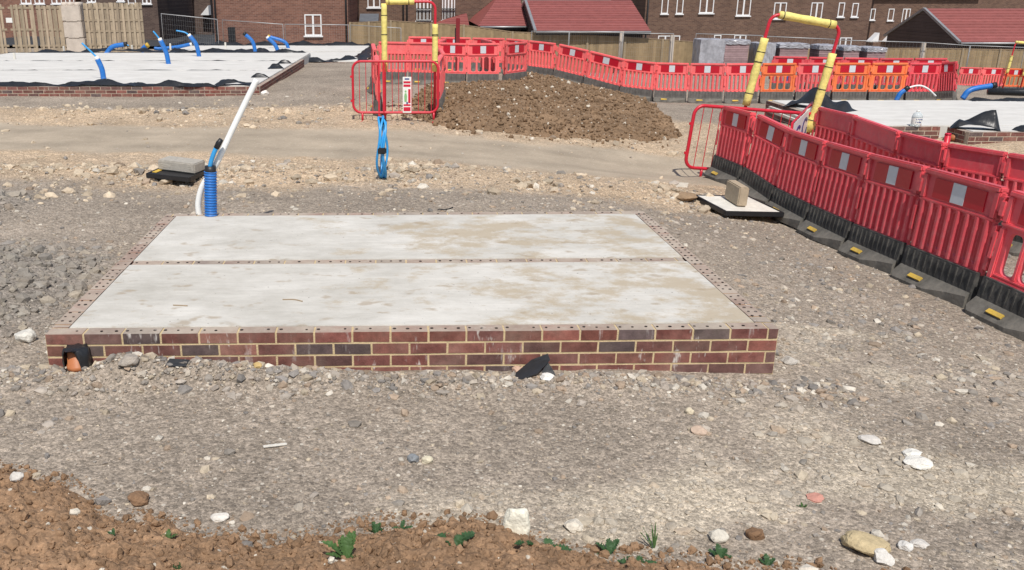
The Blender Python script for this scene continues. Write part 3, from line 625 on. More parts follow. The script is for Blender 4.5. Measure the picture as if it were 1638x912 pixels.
# ------------------------------------------------------------------ drain pipe with bag
g=Gp(143,580); g.y-=.0
dl=thing('drain_pipe','terracotta drain pipe stub with torn black bag over its top by the brick corner','drain pipe',(g.x,4.87,gt(g.x,4.87)-.075)); dl.scale=(.92,.92,1.05)
k=MB(); k.tube([(0,0,-.05),(0,.0,.09),(0,0,.092),(0,0,.115),(0,0,.117),(0,0,.2)],[.060,.060,.068,.070,.064,.056],22); k.build('pipe',M['terra'],dl)
k=MB(); vs=[];fs=[]; n=26
for j,(rr,zz) in enumerate(((0.0,.222),(.045,.224),(.074,.212),(.082,.18),(.084,.13),(.088,.09))):
    for i in range(n):
        a=2*PI*i/n; fr = abs(((a+PI/2+.25+PI)%(2*PI))-PI)   # torn open to the front
        z2=zz
        if j>=3: z2=zz+max(0,.9-fr)*.20*(j-2)*.5
        w=1+.07*math.sin(5*a+j)+.05*math.sin(11*a+2*j)
        vs.append((rr*w*math.cos(a),rr*w*math.sin(a),min(.218,z2+.008*math.sin(7*a+j))))
for j in range(5):
    for i in range(n): fs.append((j*n+i,j*n+(i+1)%n,(j+1)*n+(i+1)%n,(j+1)*n+i))
k.add(vs,fs,smooth=True); o=k.build('bag',M['membrane'],dl)
# rubber scraps against the brick face
def sheet_scrap(label,px,py,pts,name='membrane_scrap',cat='scrap'):
    g=Gp(px,py); g.y=min(g.y,4.93); z=gt(g.x,g.y)
    k=MB(); n=len(pts); vs=[Vector(p) for p in pts]; th=Vector((0,.0,-.006))
    k.add(vs+[v+Vector((.0,.006,-.006)) for v in vs],[tuple(range(n)),tuple(range(2*n-1,n-1,-1))]+[(i,(i+1)%n,n+(i+1)%n,n+i) for i in range(n)])
    o=k.build(name,M['membrane']); o.location=(g.x,g.y,z); tag(o,label,cat); return o
sheet_scrap('folded black rubber flap leaning against the brick face beside a pink stone',848,592,[(-.13,-.06,.0),(-.07,-.10,.0),(.02,-.085,.03),(.105,-.01,.085),(.095,.03,.11),(.0,.03,.07)])
o=sheet_scrap('small black membrane strip half buried below the bricks at left',285,584,[(-.07,-.03,.0),(.05,-.03,.0),(.065,.01,.025),(-.05,.015,.03)])
g=Gp(873,592); k=MB(); k.prism([(-.05,-.03),(.05,-.03),(.035,.0),(-.01,.055)],0,.006,'z'); o=k.build('membrane_scrap',M['membrane']); o.location=(g.x,min(g.y,4.9),gt(g.x,4.9)+.02); o.rotation_euler=(math.radians(62),math.radians(8),0); tag(o,'dark triangular rubber offcut propped below the bricks above a white stone','scrap')

# ------------------------------------------------------------------ notable stones
def rock_mesh(seed,sx,sy,sz,cut=.75,rough=.12):
    rr=random.Random(seed); bm=bmesh.new(); bmesh.ops.create_icosphere(bm,subdivisions=4,radius=1)
    pl=[(Vector((rr.gauss(0,1),rr.gauss(0,1),rr.gauss(0,1))).normalized(),rr.uniform(cut-.15,cut+.15)) for _ in range(9)]
    from mathutils import noise as mn
    off=Vector((rr.uniform(0,50),rr.uniform(0,50),0))
    for v in bm.verts:
        for n_,d in pl:
            e=v.co.dot(n_)-d
            if e>0: v.co-=n_*e*.93
        v.co*=1+rough*mn.fractal(v.co*1.7+off,1,2,4)
        v.co=Vector((v.co.x*sx,v.co.y*sy,v.co.z*sz))
    return bm
SM={}
def rock(label,px,py,wpx,col,flat=.7,seed=0,cat='stone',name='stone',hp=None):
    g=Gp(px,py); z=gt(g.x,g.y); d=(g.y*CT-(z-CAMZ)*ST)
    r=wpx/F*d/2
    bm=rock_mesh(seed,r*1.1,r*.95,r*(hp or flat)); k=MB(); k.bm(bm,col,False); bm.free()
    o=k.build(name,M['stone']); o.location=(g.x,g.y,z+r*flat*.45); o.rotation_euler=(random.uniform(-.1,.1),random.uniform(-.1,.1),random.uniform(0,.6)-.3)
    tag(o,label,cat,'larger loose stones on the ground'); return o
WH=(.70,.67,.59); CR=(.66,.60,.46)
rock('tall cream white flint at the edge of the brown soil bank',826,850,42,(.76,.72,.60),1.0,3,hp=1.7)
rock('large yellowish tan boulder at the bottom right edge of the chalky ground',1385,878,66,(.50,.40,.24),.6,8)
rock('pitted white stone below and right of the large tan boulder',1410,898,34,(.66,.63,.58),.9,12)
rock('angular white stone with dark left side right of the tan boulder',1448,876,22,(.64,.62,.58),.9,14)
rock('pale flat stone lying right of the angular white stone',1472,872,28,(.60,.56,.50),.4,15)
rock('rounded white stone in rubble left of the brick corner',42,545,30,(.62,.59,.53),.9,21)
rock('biggest bright white rock on the right hand gravel',1467,744,42,(.74,.71,.64),.45,25)
rock('second white rock just behind the biggest white rock',1460,730,30,(.74,.71,.64),.45,26)
rock('white lump resting against the near barrier base',1524,478,24,(.68,.65,.60),.9,31)
rock('white wedge shaped stone on gravel below the rubber offcut',876,606,22,(.78,.75,.70),.6,33)
rock('pinkish rounded stone in front of the black rubber flap',830,597,24,(.56,.38,.28),.6,35)
rock('cream stone beside a grey stone in the middle foreground',683,738,18,(.60,.54,.40),.8,36)
rock('blue grey stone beside the cream stone in the middle foreground',661,738,20,(.24,.25,.26),.8,37)
rock('pinkish tan stone alone on the gravel right of centre',1118,693,26,(.50,.38,.29),.6,38)
rock('whitish chalk chunk at the edge of the soil right of centre',1148,864,30,(.60,.55,.46),.8,40)
rock('flat white stone right of the tall cream flint',917,843,30,(.64,.58,.48),.7,42)
rock('pale stone at the top of the soil edge far left',33,797,22,(.56,.53,.48),.8,44)
rock('flat white stone on the soil edge left of the biggest dandelion',352,828,28,(.66,.62,.55),.5,45)
rock('cream lump on gravel halfway along the right side',1103,660,14,(.60,.52,.38),.9,46)
rock('flat pinkish brick fragment on the right foreground gravel',1303,796,28,(.52,.26,.20),.25,47,'brick fragment','brick_fragment')
rock('brown soil lump sitting on chalky ground right of centre',1208,860,30,(.22,.13,.075),.9,48,'soil clod','soil_lump')
rock('dark brown soil lump on gravel beyond the soil edge at left',222,802,34,(.24,.145,.085),.7,49,'soil clod','soil_lump')
rock('brown soil lump on tan ground near the dusty white cover',1098,319,34,(.30,.21,.13),.4,50,'soil clod','soil_lump')
rock('white rounded stone below the end of the far left brick wall',424,152,12,(.74,.70,.64),.9,51)
rock('pinkish red stone lodged against the brick face left of centre',483,580,22,(.34,.2,.17),.9,52)
rock('grey wedge stone lodged against the brick face left of centre',466,581,26,(.31,.28,.25),.9,53)
rock('broad grey lump of hardcore left of centre below the bricks',205,582,32,(.36,.32,.27),.6,54)
rock('yellowish pebble in the row of stones below the bricks',412,588,14,(.50,.36,.16),.8,55)
rock('pale grey stone below the brick corner at right',1262,580,24,(.46,.43,.38),.7,56)
rock('white stone low on the right edge gravel',1392,705,34,(.60,.56,.50),.35,57)

# ------------------------------------------------------------------ weeds
def leaf(mb,az,L,wd,up,droop,teeth=6,seed=0):
    rr=random.Random(seed); n=14; ax=Vector((math.cos(az),math.sin(az),0)); sd=Vector((-ax.y,ax.x,0)); vs=[];fs=[]
    for i in range(n+1):
        t=i/n; c=ax*(L*t*math.cos(up))+Vector((0,0,L*(math.sin(up)*t-droop*t*t)))
        w=wd*math.sin(PI*min(1,t*.92+.05))**.7*(1 if i%2 else .62 if teeth else .95)
        for s in(-1,0,1): vs.append(c+sd*(w*s*.5)+Vector((0,0,abs(s)*w*.16+rr.uniform(-.004,.004))))
    for i in range(n):
        for s in(0,1): fs.append((i*3+s,i*3+s+1,i*3+s+4,i*3+s+3))
    mb.add(vs,fs)
def weed(label,px,py,spec,name='dandelion_weed',m='leaf',cat='weed'):
    g=Gp(px,py); z=gt(g.x,g.y)
    # refine against the raised soil
    p=Zp(px,py,z); z=gt(p.x,p.y); p=Zp(px,py,z); z=gt(p.x,p.y)
    t=thing(name,label,cat,(p.x,p.y,z-.004),0,'weeds on the soil bank')
    for i,(az,L,w,up,dr) in enumerate(spec):
        k=MB(); leaf(k,math.radians(az),L*1.12,w*1.2,math.radians(up),dr,1 if m!='leafg' else 0,i+int(px)); o=k.build('leaf',M['leaf' if m=='leafg' else m],t)
weed('largest dandelion with long toothed upright leaves on the brown soil',556,898,[(165,.14,.034,48,.35),(140,.10,.032,65,.3),(80,.13,.03,72,.3),(60,.12,.032,66,.2),(185,.09,.03,35,.3),(20,.05,.02,30,.3),(120,.12,.03,70,.35)])
weed('two lobed dark weed with broad curled leaves right of the soil centre',730,868,[(150,.11,.05,40,.45),(30,.11,.05,45,.4),(60,.08,.04,60,.5),(175,.07,.03,20,.3),(-10,.05,.03,20,.4)],m='leafd')
weed('small tufted weed on the soil crest behind the largest dandelion',602,852,[(120,.06,.025,60,.3),(60,.055,.022,60,.3),(170,.04,.02,40,.3),(20,.04,.02,40,.3)],m='leafd')
weed('low pair of leaves on the soil between the two big weeds',642,856,[(10,.05,.02,30,.3),(70,.05,.02,55,.3),(160,.04,.02,20,.3)],m='leafd')
weed('flat round leaved weed at the soil edge below the cream flint',878,882,[(0,.09,.05,14,.3),(175,.07,.045,14,.3),(90,.06,.04,40,.3)],m='leafd')
weed('lone oval leaf lying left of the flat round leaved weed',840,876,[(180,.04,.034,15,.3),(0,.03,.03,15,.3)],m='leafd')
weed('spiky rosette of dark leaves right of the cream flint',975,887,[(150,.08,.03,45,.3),(40,.09,.028,55,.3),(90,.08,.03,65,.3),(175,.05,.02,20,.3)],m='leafd')
weed('thin upright grass tuft at the soil edge right of centre',1046,880,[(100,.10,.006,72,.15),(80,.12,.006,78,.1),(130,.11,.006,60,.2),(60,.08,.006,66,.2),(150,.10,.006,55,.2),(95,.12,.006,68,.2)],'grass_tuft','leafg','grass')
weed('sprawling dark weed low on the soil below the spiky rosette',1020,905,[(170,.08,.04,25,.3),(150,.06,.03,45,.3),(10,.08,.035,20,.3),(-10,.05,.03,15,.3),(60,.05,.03,50,.3)],m='leafd')
weed('bushy little weed on the soil right of the whitish chalk chunk',1152,893,[(150,.06,.03,40,.3),(40,.06,.028,50,.3),(95,.07,.03,60,.3),(5,.05,.03,25,.3)],m='leafd')
weed('small weed at the extreme right end of the soil',1228,905,[(90,.06,.025,60,.3),(150,.05,.02,45,.3),(30,.05,.02,45,.3)],m='leafd')
weed('small bright weed on the left soil bank',270,866,[(100,.05,.02,60,.3),(160,.04,.018,35,.3),(20,.045,.018,40,.3)])
weed('tiny weed on the soil at far left',182,866,[(100,.045,.014,65,.3),(150,.04,.012,45,.3)],m='leafd')
weed('tiny weed growing on the gravel at lower right',1284,812,[(100,.03,.012,60,.3),(160,.03,.012,35,.3),(20,.03,.012,40,.3)])
weed('tiny weed low on the soil left of the largest dandelion',286,905,[(100,.03,.012,60,.3),(170,.03,.012,35,.3),(20,.03,.012,40,.3)],m='leafd')

# ------------------------------------------------------------------ plastic barriers
def barrier_proto(kind, body, base, board=True):
    t=bpy.data.objects.new('traffic_barrier',None)
    link(t)
    k=MB(); out=rrect(-.485,.485,.27,.99,.025)
    if kind=='hoop':
        hs=[rrect(x-.072,x+.072,.35,.68,.05) for x in(-.30,-.10,.10,.30)]
    else:
        hs=[rrect(-.36+i*.12-.024,-.36+i*.12+.024,.35,.69,.022) for i in range(7)]
        if kind=='closed': hs=[]
    k.mesh(plate(out,hs,.026 if kind=='closed' else .036,.004))
    k.cbox(-.485,.485,-.042,.042,.945,.995,.012); k.cbox(-.485,.485,-.038,.038,.715,.745,.008)
    for s in(-1,1): k.cbox(s*.455-.03,s*.455+.03,-.038,.038,.74,.95,.008)
    k.cbox(-.45,.45,-.034,.034,.285,.315,.008)
    if kind!='hoop':
        for i in range(8):
            x=-.42+i*.12
            for sy in(-1,1):
                pr=[(x-.033,0),(x-.026,sy*.036),(x-.012,sy*.044),(x+.012,sy*.044),(x+.026,sy*.036),(x+.033,0)]
                k.prism(pr,.31,.72,'z')
    else:
        for s in(-1,1): k.cbox(s*.455-.03,s*.455+.03,-.036,.036,.29,.70,.010)
        for x in(-.2,0,.2): k.cbox(x-.02,x+.02,-.030,.030,.34,.68,.008)
        k.cbox(-.42,.42,-.032,.032,.32,.345,.008)
    # interlocking lugs
    k.cbox(.48,.545,-.03,.03,.80,.93,.008); k.cbox(.48,.535,-.028,.028,.60,.70,.008); k.cbox(.48,.535,-.028,.028,.33,.45,.008)
    k.cbox(-.535,-.48,-.05,-.03,.78,.90,.006); k.cbox(-.525,-.48,.03,.05,.40,.60,.006); k.cbox(-.525,-.48,-.045,-.03,.44,.66,.006)
    for x in(-.40,.40): k.prism([(x+.016*math.cos(a*PI/4),.85+.016*math.sin(a*PI/4)) for a in range(8)],.026,.034,'y')
    k.build('panel',body,t)
    if board:
        for s in(-1,1):
            k=MB(); k.b2(min(s*.33,s*.085),max(s*.33,s*.085),-.028,-.016,.765,.93); k.build('red_reflector',M['refl_r'],t)
        k=MB(); k.b2(-.084,.084,-.030,-.016,.765,.93)
        k.build('white_reflector',M['refl_w'],t)
    k=MB(); k.prism([(-.085,.0),(-.07,.13),(-.055,.30),(.055,.30),(.07,.13),(.085,0)],-.475,.475,'x')
    for i in range(11):
        x=-.42+i*.084
        for sy in(-1,1): k.prism([(x-.012,sy*.05),(x-.007,sy*.071),(x+.007,sy*.071),(x+.012,sy*.05)],.12,.285,'z')
    k.build('base',base,t)
    for sg in(-1,1):
        o_=[(-.475,.06),(-.475,.14),(-.42,.175),(.02,.17),(.25,.125),(.475,.10),(.475,.06)]
        vs=[];n=len(o_); k=MB()
        for x,y in o_: vs.append((sg*-x if sg>0 else x,-sg*-y if False else (y if sg>0 else -y),0))
        for x,y in o_: vs.append((sg*-x if sg>0 else x,(y if sg>0 else -y),.022+.12*max(0,1-(y-.06)/.13)**1.2))
        k.add(vs,[tuple(range(n)),tuple(range(n,2*n))]+[(i,(i+1)%n,n+(i+1)%n,n+i) for i in range(n)])
        k.build('foot',M['footg'],t)
    for sg in(-1,1):
        k=MB(); k.box((-.16,sg*.128,.088) if sg<0 else (.16,sg*.128,.088),(.17,.038,.014),Matrix.Rotation(math.radians(-42*sg),3,'X')); k.build('yellow_marker',M['yel'],t)
    return t
PROTO={}
def panel(kind,colour,base,board,b0,b1,up,label,group,flip=False):
    key=(kind,colour,base,board)
    first=key not in PROTO
    if first: PROTO[key]=barrier_proto(kind,M[colour],M[base],board); o=PROTO[key]
    else: o=copy_tree(PROTO[key])
    if flip: b0,b1=b1,b0
    b0=Vector(b0); b1=Vector(b1); up=Vector(up)*(1/Vector(up).length)+Vector((random.uniform(-.025,.025),random.uniform(-.02,.02),0)); X=(b1-b0); Lw=X.length; X.normalize(); Zv=Vector(up); Yv=Zv.cross(X).normalized(); Zv=X.cross(Yv).normalized()
    s=Lw/1.02
    o.matrix_world=Matrix(((X.x*s,Yv.x,Zv.x,(b0.x+b1.x)/2),(X.y*s,Yv.y,Zv.y,(b0.y+b1.y)/2),(X.z*s,Yv.z,Zv.z,(b0.z+b1.z)/2),(0,0,0,1)))
    tag(o,label,'barrier',group); return o
def settle(p): return Vector((p.x,p.y,gt(p.x,p.y)-.01))
ORD=['first','second','third','fourth','fifth','sixth','seventh','eighth','ninth','tenth','eleventh','twelfth']

# near right front row: measured joints (top pixel, foot pixel, distance)
pts=[]
for (tx,ty),(bx,by),d in J_NEAR:
    b=W(bx,by,d); tv=Yp(tx,ty,b.y); pts.append((b,tv))
labs=['red barrier nearest the tubular end gate in the near right row','second red barrier of the near right row, its black base skirt cracked','red barrier behind the dusty white cover with black rim','middle red barrier of the near right row, wholly clear','red barrier left of the one meeting the white lump','large red barrier whose base touches the white lump','big red barrier with wide open slots at the right edge']
for i in range(7):
    b0_,t0=pts[i]; b1_,t1=pts[i+1]; up=((t0-b0_)+(t1-b1_))
    panel('hoop' if i==6 else ('slat' if i==5 else 'closed'),'red','rubber',True,b0_,b1_,up,labs[i],'red barriers of the near right trench')
NEARB=pts
# its far row
q=[]
for px,py in J_BACK:
    p=Zp(px,py,.64); q.append(Vector((p.x,p.y,-.37)))
labs=['plain backed red barrier beside the tubular gate in the far trench row','plain backed red barrier second from the gate in the far trench row','plain backed red barrier left of the red stub post','plain backed red barrier right of the red stub post','plain backed red barrier at the right edge of the far trench row']
for i in range(5): panel('closed','red','rubber',False,q[i],q[i+1],(.03,0,1),labs[i],'red barriers of the near right trench')

# run across the middle
def run(js,kinds,labels,group,flip=False,board=True,base='rubberg'):
    P=[W(px,py,d)-Vector((0,0,.015)) for px,py,d in js]
    for i in range(len(P)-1):
        kd,co=kinds[i]; panel(kd,co,base,board,P[i],P[i+1],(0,0,1),labels[i],group,flip)
    return P
GB='red and orange barriers across the middle'
kb=[('slat','salmon')]*7+[('hoop','orange'),('slat','salmon'),('hoop','orange'),('hoop','orange'),('slat','red'),('slat','red')]
lb=['salmon barrier at the top of the soil heap, start of the sloping line','salmon barrier on the soil heap slope, second from its top','salmon barrier tilting down the lower slope of the soil heap','level salmon barrier at the foot of the soil heap','salmon barrier two along from the foot of the soil heap','salmon barrier three along from the foot of the soil heap','salmon barrier seen directly left of the yellow left upright','leftmost orange barrier, just right of the yellow left upright','salmon red barrier between the leftmost orange one and the leaning upright','orange barrier seen behind the leaning yellow right upright','rightmost orange barrier of the middle line','red barrier behind the arched white pipe','narrow red barrier turned at the right end of the middle line']
run(J_MID,kb,lb,GB)
# its back row seen just above
jb2=[(1228,150,24.2),(1284,151,24.2),(1340,152,24.2),(1396,153,24.2),(1452,153,24.2),(1506,153,24.2)]
ords=['blue pipe end','white pole','two orange panels','orange panel and red panel','arched white pipe']
run(jb2,[('slat','red')]*5,['dark red barrier top showing behind the leftmost orange barrier','dark red barrier top showing behind the leaning yellow upright','dark red barrier top showing behind the middle orange barrier','dark red barrier top showing behind the rightmost orange barrier','dark red barrier top showing behind the arched white pipe'],'back row behind the orange barriers')
# far right
run(J_FAR,[('slat','salmon'),('slat','salmon'),('hoop','orange'),('slat','salmon')],['small far salmon barrier at the left of the far right group','small far salmon barrier next to the far orange one','small far orange barrier below the far yellow uprights','small far red barrier cut by the right photo edge'],'far barriers at the right edge')
# trench by the soil heap
GA='salmon barriers around the soil heap trench'
def seg(p,q,kd,co,label,board=True,flip=False): panel(kd,co,'rubberg',board,p-Vector((0,0,.015)),q-Vector((0,0,.015)),(0,0,1),label,GA,flip)
seg(W(606,186,16.6),W(604,170,17.55),'slat','salmon','salmon barrier edge-on behind the left yellow upright',False)
seg(W(600,155,19.0),W(597,142,20.0),'slat','salmon','salmon barrier edge-on further back left in the trench enclosure',False)
seg(W(700,185,16.5),W(706,170,17.45),'slat','salmon','salmon barrier seen obliquely beside the right yellow upright',True)
seg(W(707,168,17.6),W(702,155,18.6),'slat','salmon','salmon barrier behind the oblique one at the right yellow upright',True)
seg(W(604,134,21.6),W(652,135,21.6),'slat','salmon','salmon barrier closing the trench back, framed by the yellow uprights at left',False)
seg(W(652,135,21.6),W(700,136,21.5),'slat','salmon','salmon barrier closing the trench back, framed by the yellow uprights at right',False)
seg(W(700,136,21.5),W(746,138,21.3),'hoop','salmon','salmon open hoop barrier just right of the right yellow upright')
seg(W(746,138,21.3),W(799,138,21.2),'hoop','salmon','salmon open hoop barrier in the middle of the soil heap front')
seg(W(805,138,21.2),W(840,133,21.9),'hoop','salmon','salmon open hoop barrier turned at the corner of the soil heap front')
seg(W(652,114,26.3),W(702,115,26.2),'hoop','salmon','salmon barrier top rear row between the uprights')
seg(W(702,115,26.2),W(752,116,26.2),'slat','salmon','salmon barrier top in the rear row by the dark red post')
seg(W(752,116,26.2),W(806,117,26.2),'slat','salmon','salmon barrier top in the rear row right of the dark red post')
seg(W(806,117,26.2),W(842,121,25.8),'slat','salmon','salmon barrier in the rear row joining the sloping line')
seg(W(700,136,21.5),W(712,125,23.2),'slat','salmon','salmon barrier running back from the hoop barriers',False)
seg(W(790,135,21.5),W(770,125,23.2),'slat','salmon','salmon barrier running back inside the soil heap enclosure',False)
p=W(731,118,25.0); z=gt(p.x,p.y); pt=thing('marker_post','dark red upright post standing behind the salmon barriers','post',(p.x,p.y,z))
k=MB(); k.cbox(-.05,.06,-.04,.04,0,1.5,.012); k.build('post',M['darkred'],pt); k=MB(); k.cbox(-.075,-.05,-.05,.05,.5,1.25,.006); k.build('black_backing',M['black'],pt)
p=W(1517,213,11.3); p0=gz(p.x,p.y); hs_=p.z-p0; st=thing('marker_post','short red stub post behind the far trench row','post',(p.x,p.y,p0)); k=MB(); k.tube([(0,0,-.1),(0,0,hs_-.02)],.036,14); k.build('post',M['tubered'],st); k=MB(); k.tube([(0,0,hs_-.02),(0,0,hs_)],[.040,.033],14); k.build('cap',M['signred'],st)

# ------------------------------------------------------------------ tubular gates and overhead markers
def gate(label,p0,p1,h,bars,foot_x,lean=(0,0,0),zb=.16,r=.022):
    p0=Vector(p0); p1=Vector(p1); d=p1-p0; L=d.length; rz=math.atan2(d.y,d.x)
    t=thing('pedestrian_barrier',label,'barrier',p0,rz,'tubular red pedestrian barriers'); t.rotation_euler=(lean[0],lean[1],rz)
    k=MB(); R=.14; path=[]
    for cx,cz,a0 in((L-R,h-R,0),(R,h-R,90),(R,zb+R,180),(L-R,zb+R,270)):
        for i in range(7): a=math.radians(a0+90*i/6); path.append((cx+R*math.cos(a),0,cz+R*math.sin(a)))
    k.tube(path,r,10,close=True); k.build('frame',M['tubered'],t)
    for i in range(bars):
        x=L*(i+1)/(bars+1); k=MB(); k.tube([(x,0,zb),(x,0,h)],.006,6); k.build('bar',M['tubered'],t)
    for x in foot_x:
        k=MB(); k.tube([(x,0,zb),(x,0,.0)],.02,8); k.b2(x-.03,x+.03,-.14,.14,-.004,.012); k.build('foot',M['tubered'],t)
    for z in(h*.35,h*.75):
        k=MB(); k.cbox(-.045,-.012,-.012,.012,z-.02,z+.02,.004); k.build('hook',M['tubered'],t)
    return t
ga=settle(W(566,190,16.05)); gb=settle(W(700,190,16.05))
gl=gate('red tubular barrier standing at the head of the soil heap trench',(ga.x,16.1,ga.z-.02),(gb.x-.0,16.1,ga.z-.02),1.04,12,(.16,1.42))
k=MB(); k.cbox(.52,.56,-.02,.02,.16,1.03,.006); k.build('upright',M['tubered'],gl)
k=MB(); k.cbox(.44,.47,-.02,.02,.0,1.03,.006); k.build('upright',M['tubered'],gl)
# sign on it
p=Yp(652,152,16.03)
sg=thing('safety_sign','narrow white and red warning sign tied to the left tubular barrier','sign',(p.x-.01,16.045,ga.z))
zc=p.z-ga.z
k=MB(); k.cbox(-.075,.075,-.016,-.008,zc-.31,zc+.31,.003); k.build('board',M['white'],sg)
k=MB()
for z0,z1 in((.14,.18),(.20,.235),(-.28,-.21),(-.19,-.16)): k.b2(-.062,.062,-.0185,-.0155,zc+z0,zc+z1)
k.b2(.02,.062,-.0185,-.0155,zc-.14,zc+.10); k.build('red_bands',M['signred'],sg)
k=MB(); k.prism([(-.045,zc-.12),(-.005,zc-.12),(.0,zc-.02),(-.01,zc+.03),(-.04,zc+.03),(-.05,zc-.02)],-.0185,-.0155,'y'); k.prism([(-.025+.018*math.cos(a*PI/5),zc+.06+.02*math.sin(a*PI/5)) for a in range(10)],-.0185,-.0155,'y'); k.build('figure',M['signgreen'],sg)
k=MB(); k.b2(-.04,.04,-.0185,-.0155,zc+.262,zc+.285); k.b2(-.012,.014,-.0185,-.0155,zc-.16,zc-.122); k.build('print',M['signblue'],sg)

def goalpost(label,base,L,H,rz,lean,sleeves,top_sl,fr=.052):
    t=thing('overhead_marker_frame',label,'goalpost',base,rz,'goalpost markers with yellow sleeves'); t.rotation_euler=(lean[0],lean[1],rz)
    k=MB(); R=.13; path=[(0,0,0),(0,0,H-R-.2)]
    for i in range(7): a=PI-PI/2*i/6; path.append((R+R*math.cos(a),0,H-R+R*math.sin(a)))
    for i in range(7): a=PI/2-PI/2*i/6; path.append((L-R+R*math.cos(a),0,H-R+R*math.sin(a)))
    path+=[(L,0,H-R-.2),(L,0,0)]; k.tube(path,.024,10); k.build('tube',M['tubered'],t)
    for x,z0,z1 in sleeves:
        k=MB(); n=10; k.tube([(x,0,z0+(z1-z0)*i/n) for i in range(n+1)],[fr+.003*((i*7)%3-1) for i in range(n+1)],12); s=k.build('foam_sleeve',M['foam'],t)
        k=MB()
        for zz in(z0+.17,z1-.2,z0+.62): 
            if z0<zz<z1: k.tube([(x,0,zz),(x,0,zz+.012)],fr+.0045,12)
        k.build('tape',M['black'],s)
    x0,x1=top_sl; k=MB(); n=8; k.tube([(x0+(x1-x0)*i/n,0,H) for i in range(n+1)],[fr+.003*((i*5)%3-1) for i in range(n+1)],12); s=k.build('foam_sleeve',M['foam'],t)
    k=MB(); k.tube([(x0+.05,0,H),(x0+.062,0,H)],fr+.0045,12); k.tube([(x1-.1,0,H),(x1-.088,0,H)],fr+.0045,12); k.build('tape',M['black'],s)
    return t
a=Yp(616,190,16.2); b=Yp(695,190,16.2)
goalpost('tall upright frame with yellow sleeves over the soil heap trench',(a.x,16.2,ga.z-.02),b.x-a.x,2.03,0,(0,0,0),[(0,.86,2.03-.03),(b.x-a.x,.86,1.66)],(.03,.52))
# right trench end
gz0=-.39
ge=gate('leaning red tubular barrier across the end of the near right trench',(3.96,13.06,gz0),(6.50,13.4,gz0),1.06,18,(.27,2.3),(0,math.radians(5),0),r=.025)
ldir=(Yp(1228,45,13.3)-Yp(1197,155,13.3)); ln=math.atan2(ldir.x,ldir.z)
Ax=Yp(1197,155,13.3); base=Ax-ldir.normalized()*(Ax.z-gz0)/math.cos(ln)
topz=Yp(1290,25,13.3).z
goalpost('leaning frame with yellow sleeves over the near right trench',(base.x,13.3,gz0),1.02,(topz-gz0)/math.cos(ln)+.03,0,(0,ln,0),[(0,1.04,2.0),(1.02,.82,1.96)],(.11,.93),.057)
# sign on the inner gate leaf
A_s=Zp(1271,188,.66); B_s=Zp(1299,162,.66); d_=B_s-A_s; LS=d_.length
sg=thing('safety_sign','tilted white and blue sign inside the near right trench gate','sign',(A_s.x,A_s.y,gz0),math.atan2(d_.y,d_.x)); sg.scale=(LS/.56,1,1)
k=MB(); k.cbox(-.02,.55,-.012,0,.42,.98,.004); k.build('board',M['white'],sg)
k=MB()
for cx,r0 in((.14,.09),(.36,.10)):
    for a_ in range(12):
        t0=2*PI*a_/14+.6; t1=2*PI*(a_+1)/14+.6
        k.prism([(cx+r0*math.cos(t0),.76+1.4*r0*math.sin(t0)),(cx+r0*math.cos(t1),.76+1.4*r0*math.sin(t1)),(cx+.62*r0*math.cos(t1),.76+.9*r0*math.sin(t1)),(cx+.62*r0*math.cos(t0),.76+.9*r0*math.sin(t0))],-.0155,-.0115,'y')
k.b2(.05,.48,-.0155,-.0115,.50,.55); k.build('print',M['signblue'],sg)
k=MB(); k.tube([(-.04,.0,.0),(-.04,0,1.0),(.56,0,1.03),(.56,0,0)],.018,8); k.build('stand',M['tubered'],sg)
# far goalpost
p=settle(W(1600,148,36.2)); 
a=Yp(1595,118,35.8)
goalpost('small distant frame with yellow sleeves at the right edge by the fence',(Yp(1601,150,35.8).x,35.8,p.z),.68,(Yp(1600,67,35.8).z-p.z),0,(0,math.radians(5),0),[(0,.9,1.55),(.66,.85,1.5)],(.0,.45))
fg=gate('small distant dark red tubular barrier at the right edge',(p.x+.1,35.4,p.z),(p.x+2.4,35.4,p.z),1.05,10,(.2,2.1)); 

# coil of blue pipe
g=Gp(612,284); ct=thing('pipe_coil','coil of light blue pipe standing edge on beside the track','pipe coil',(g.x,g.y,gt(g.x,g.y)))
for i,(yaw,rad,dx) in enumerate(((84,.36,-.02),(95,.355,.015),(88,.34,.03),(93,.365,-.005))):
    k=MB(); y_=math.radians(yaw); path=[]
    for j in range(40):
        a=2*PI*j/40; u=rad*.62*math.cos(a); path.append((dx+u*math.cos(y_)+.02*math.sin(3*a+i),u*math.sin(y_),rad+rad*math.sin(a)))
    k.tube(path,.0145,8,close=True); k.build('loop',M['lblue'],ct)
for z,dy in((.36,-.23),(.68,-.04)):
    k=MB(); k.cbox(-.045,.055,dy-.03,dy+.03,z-.035,z+.035,.01); k.build('tape',M['black'],ct)

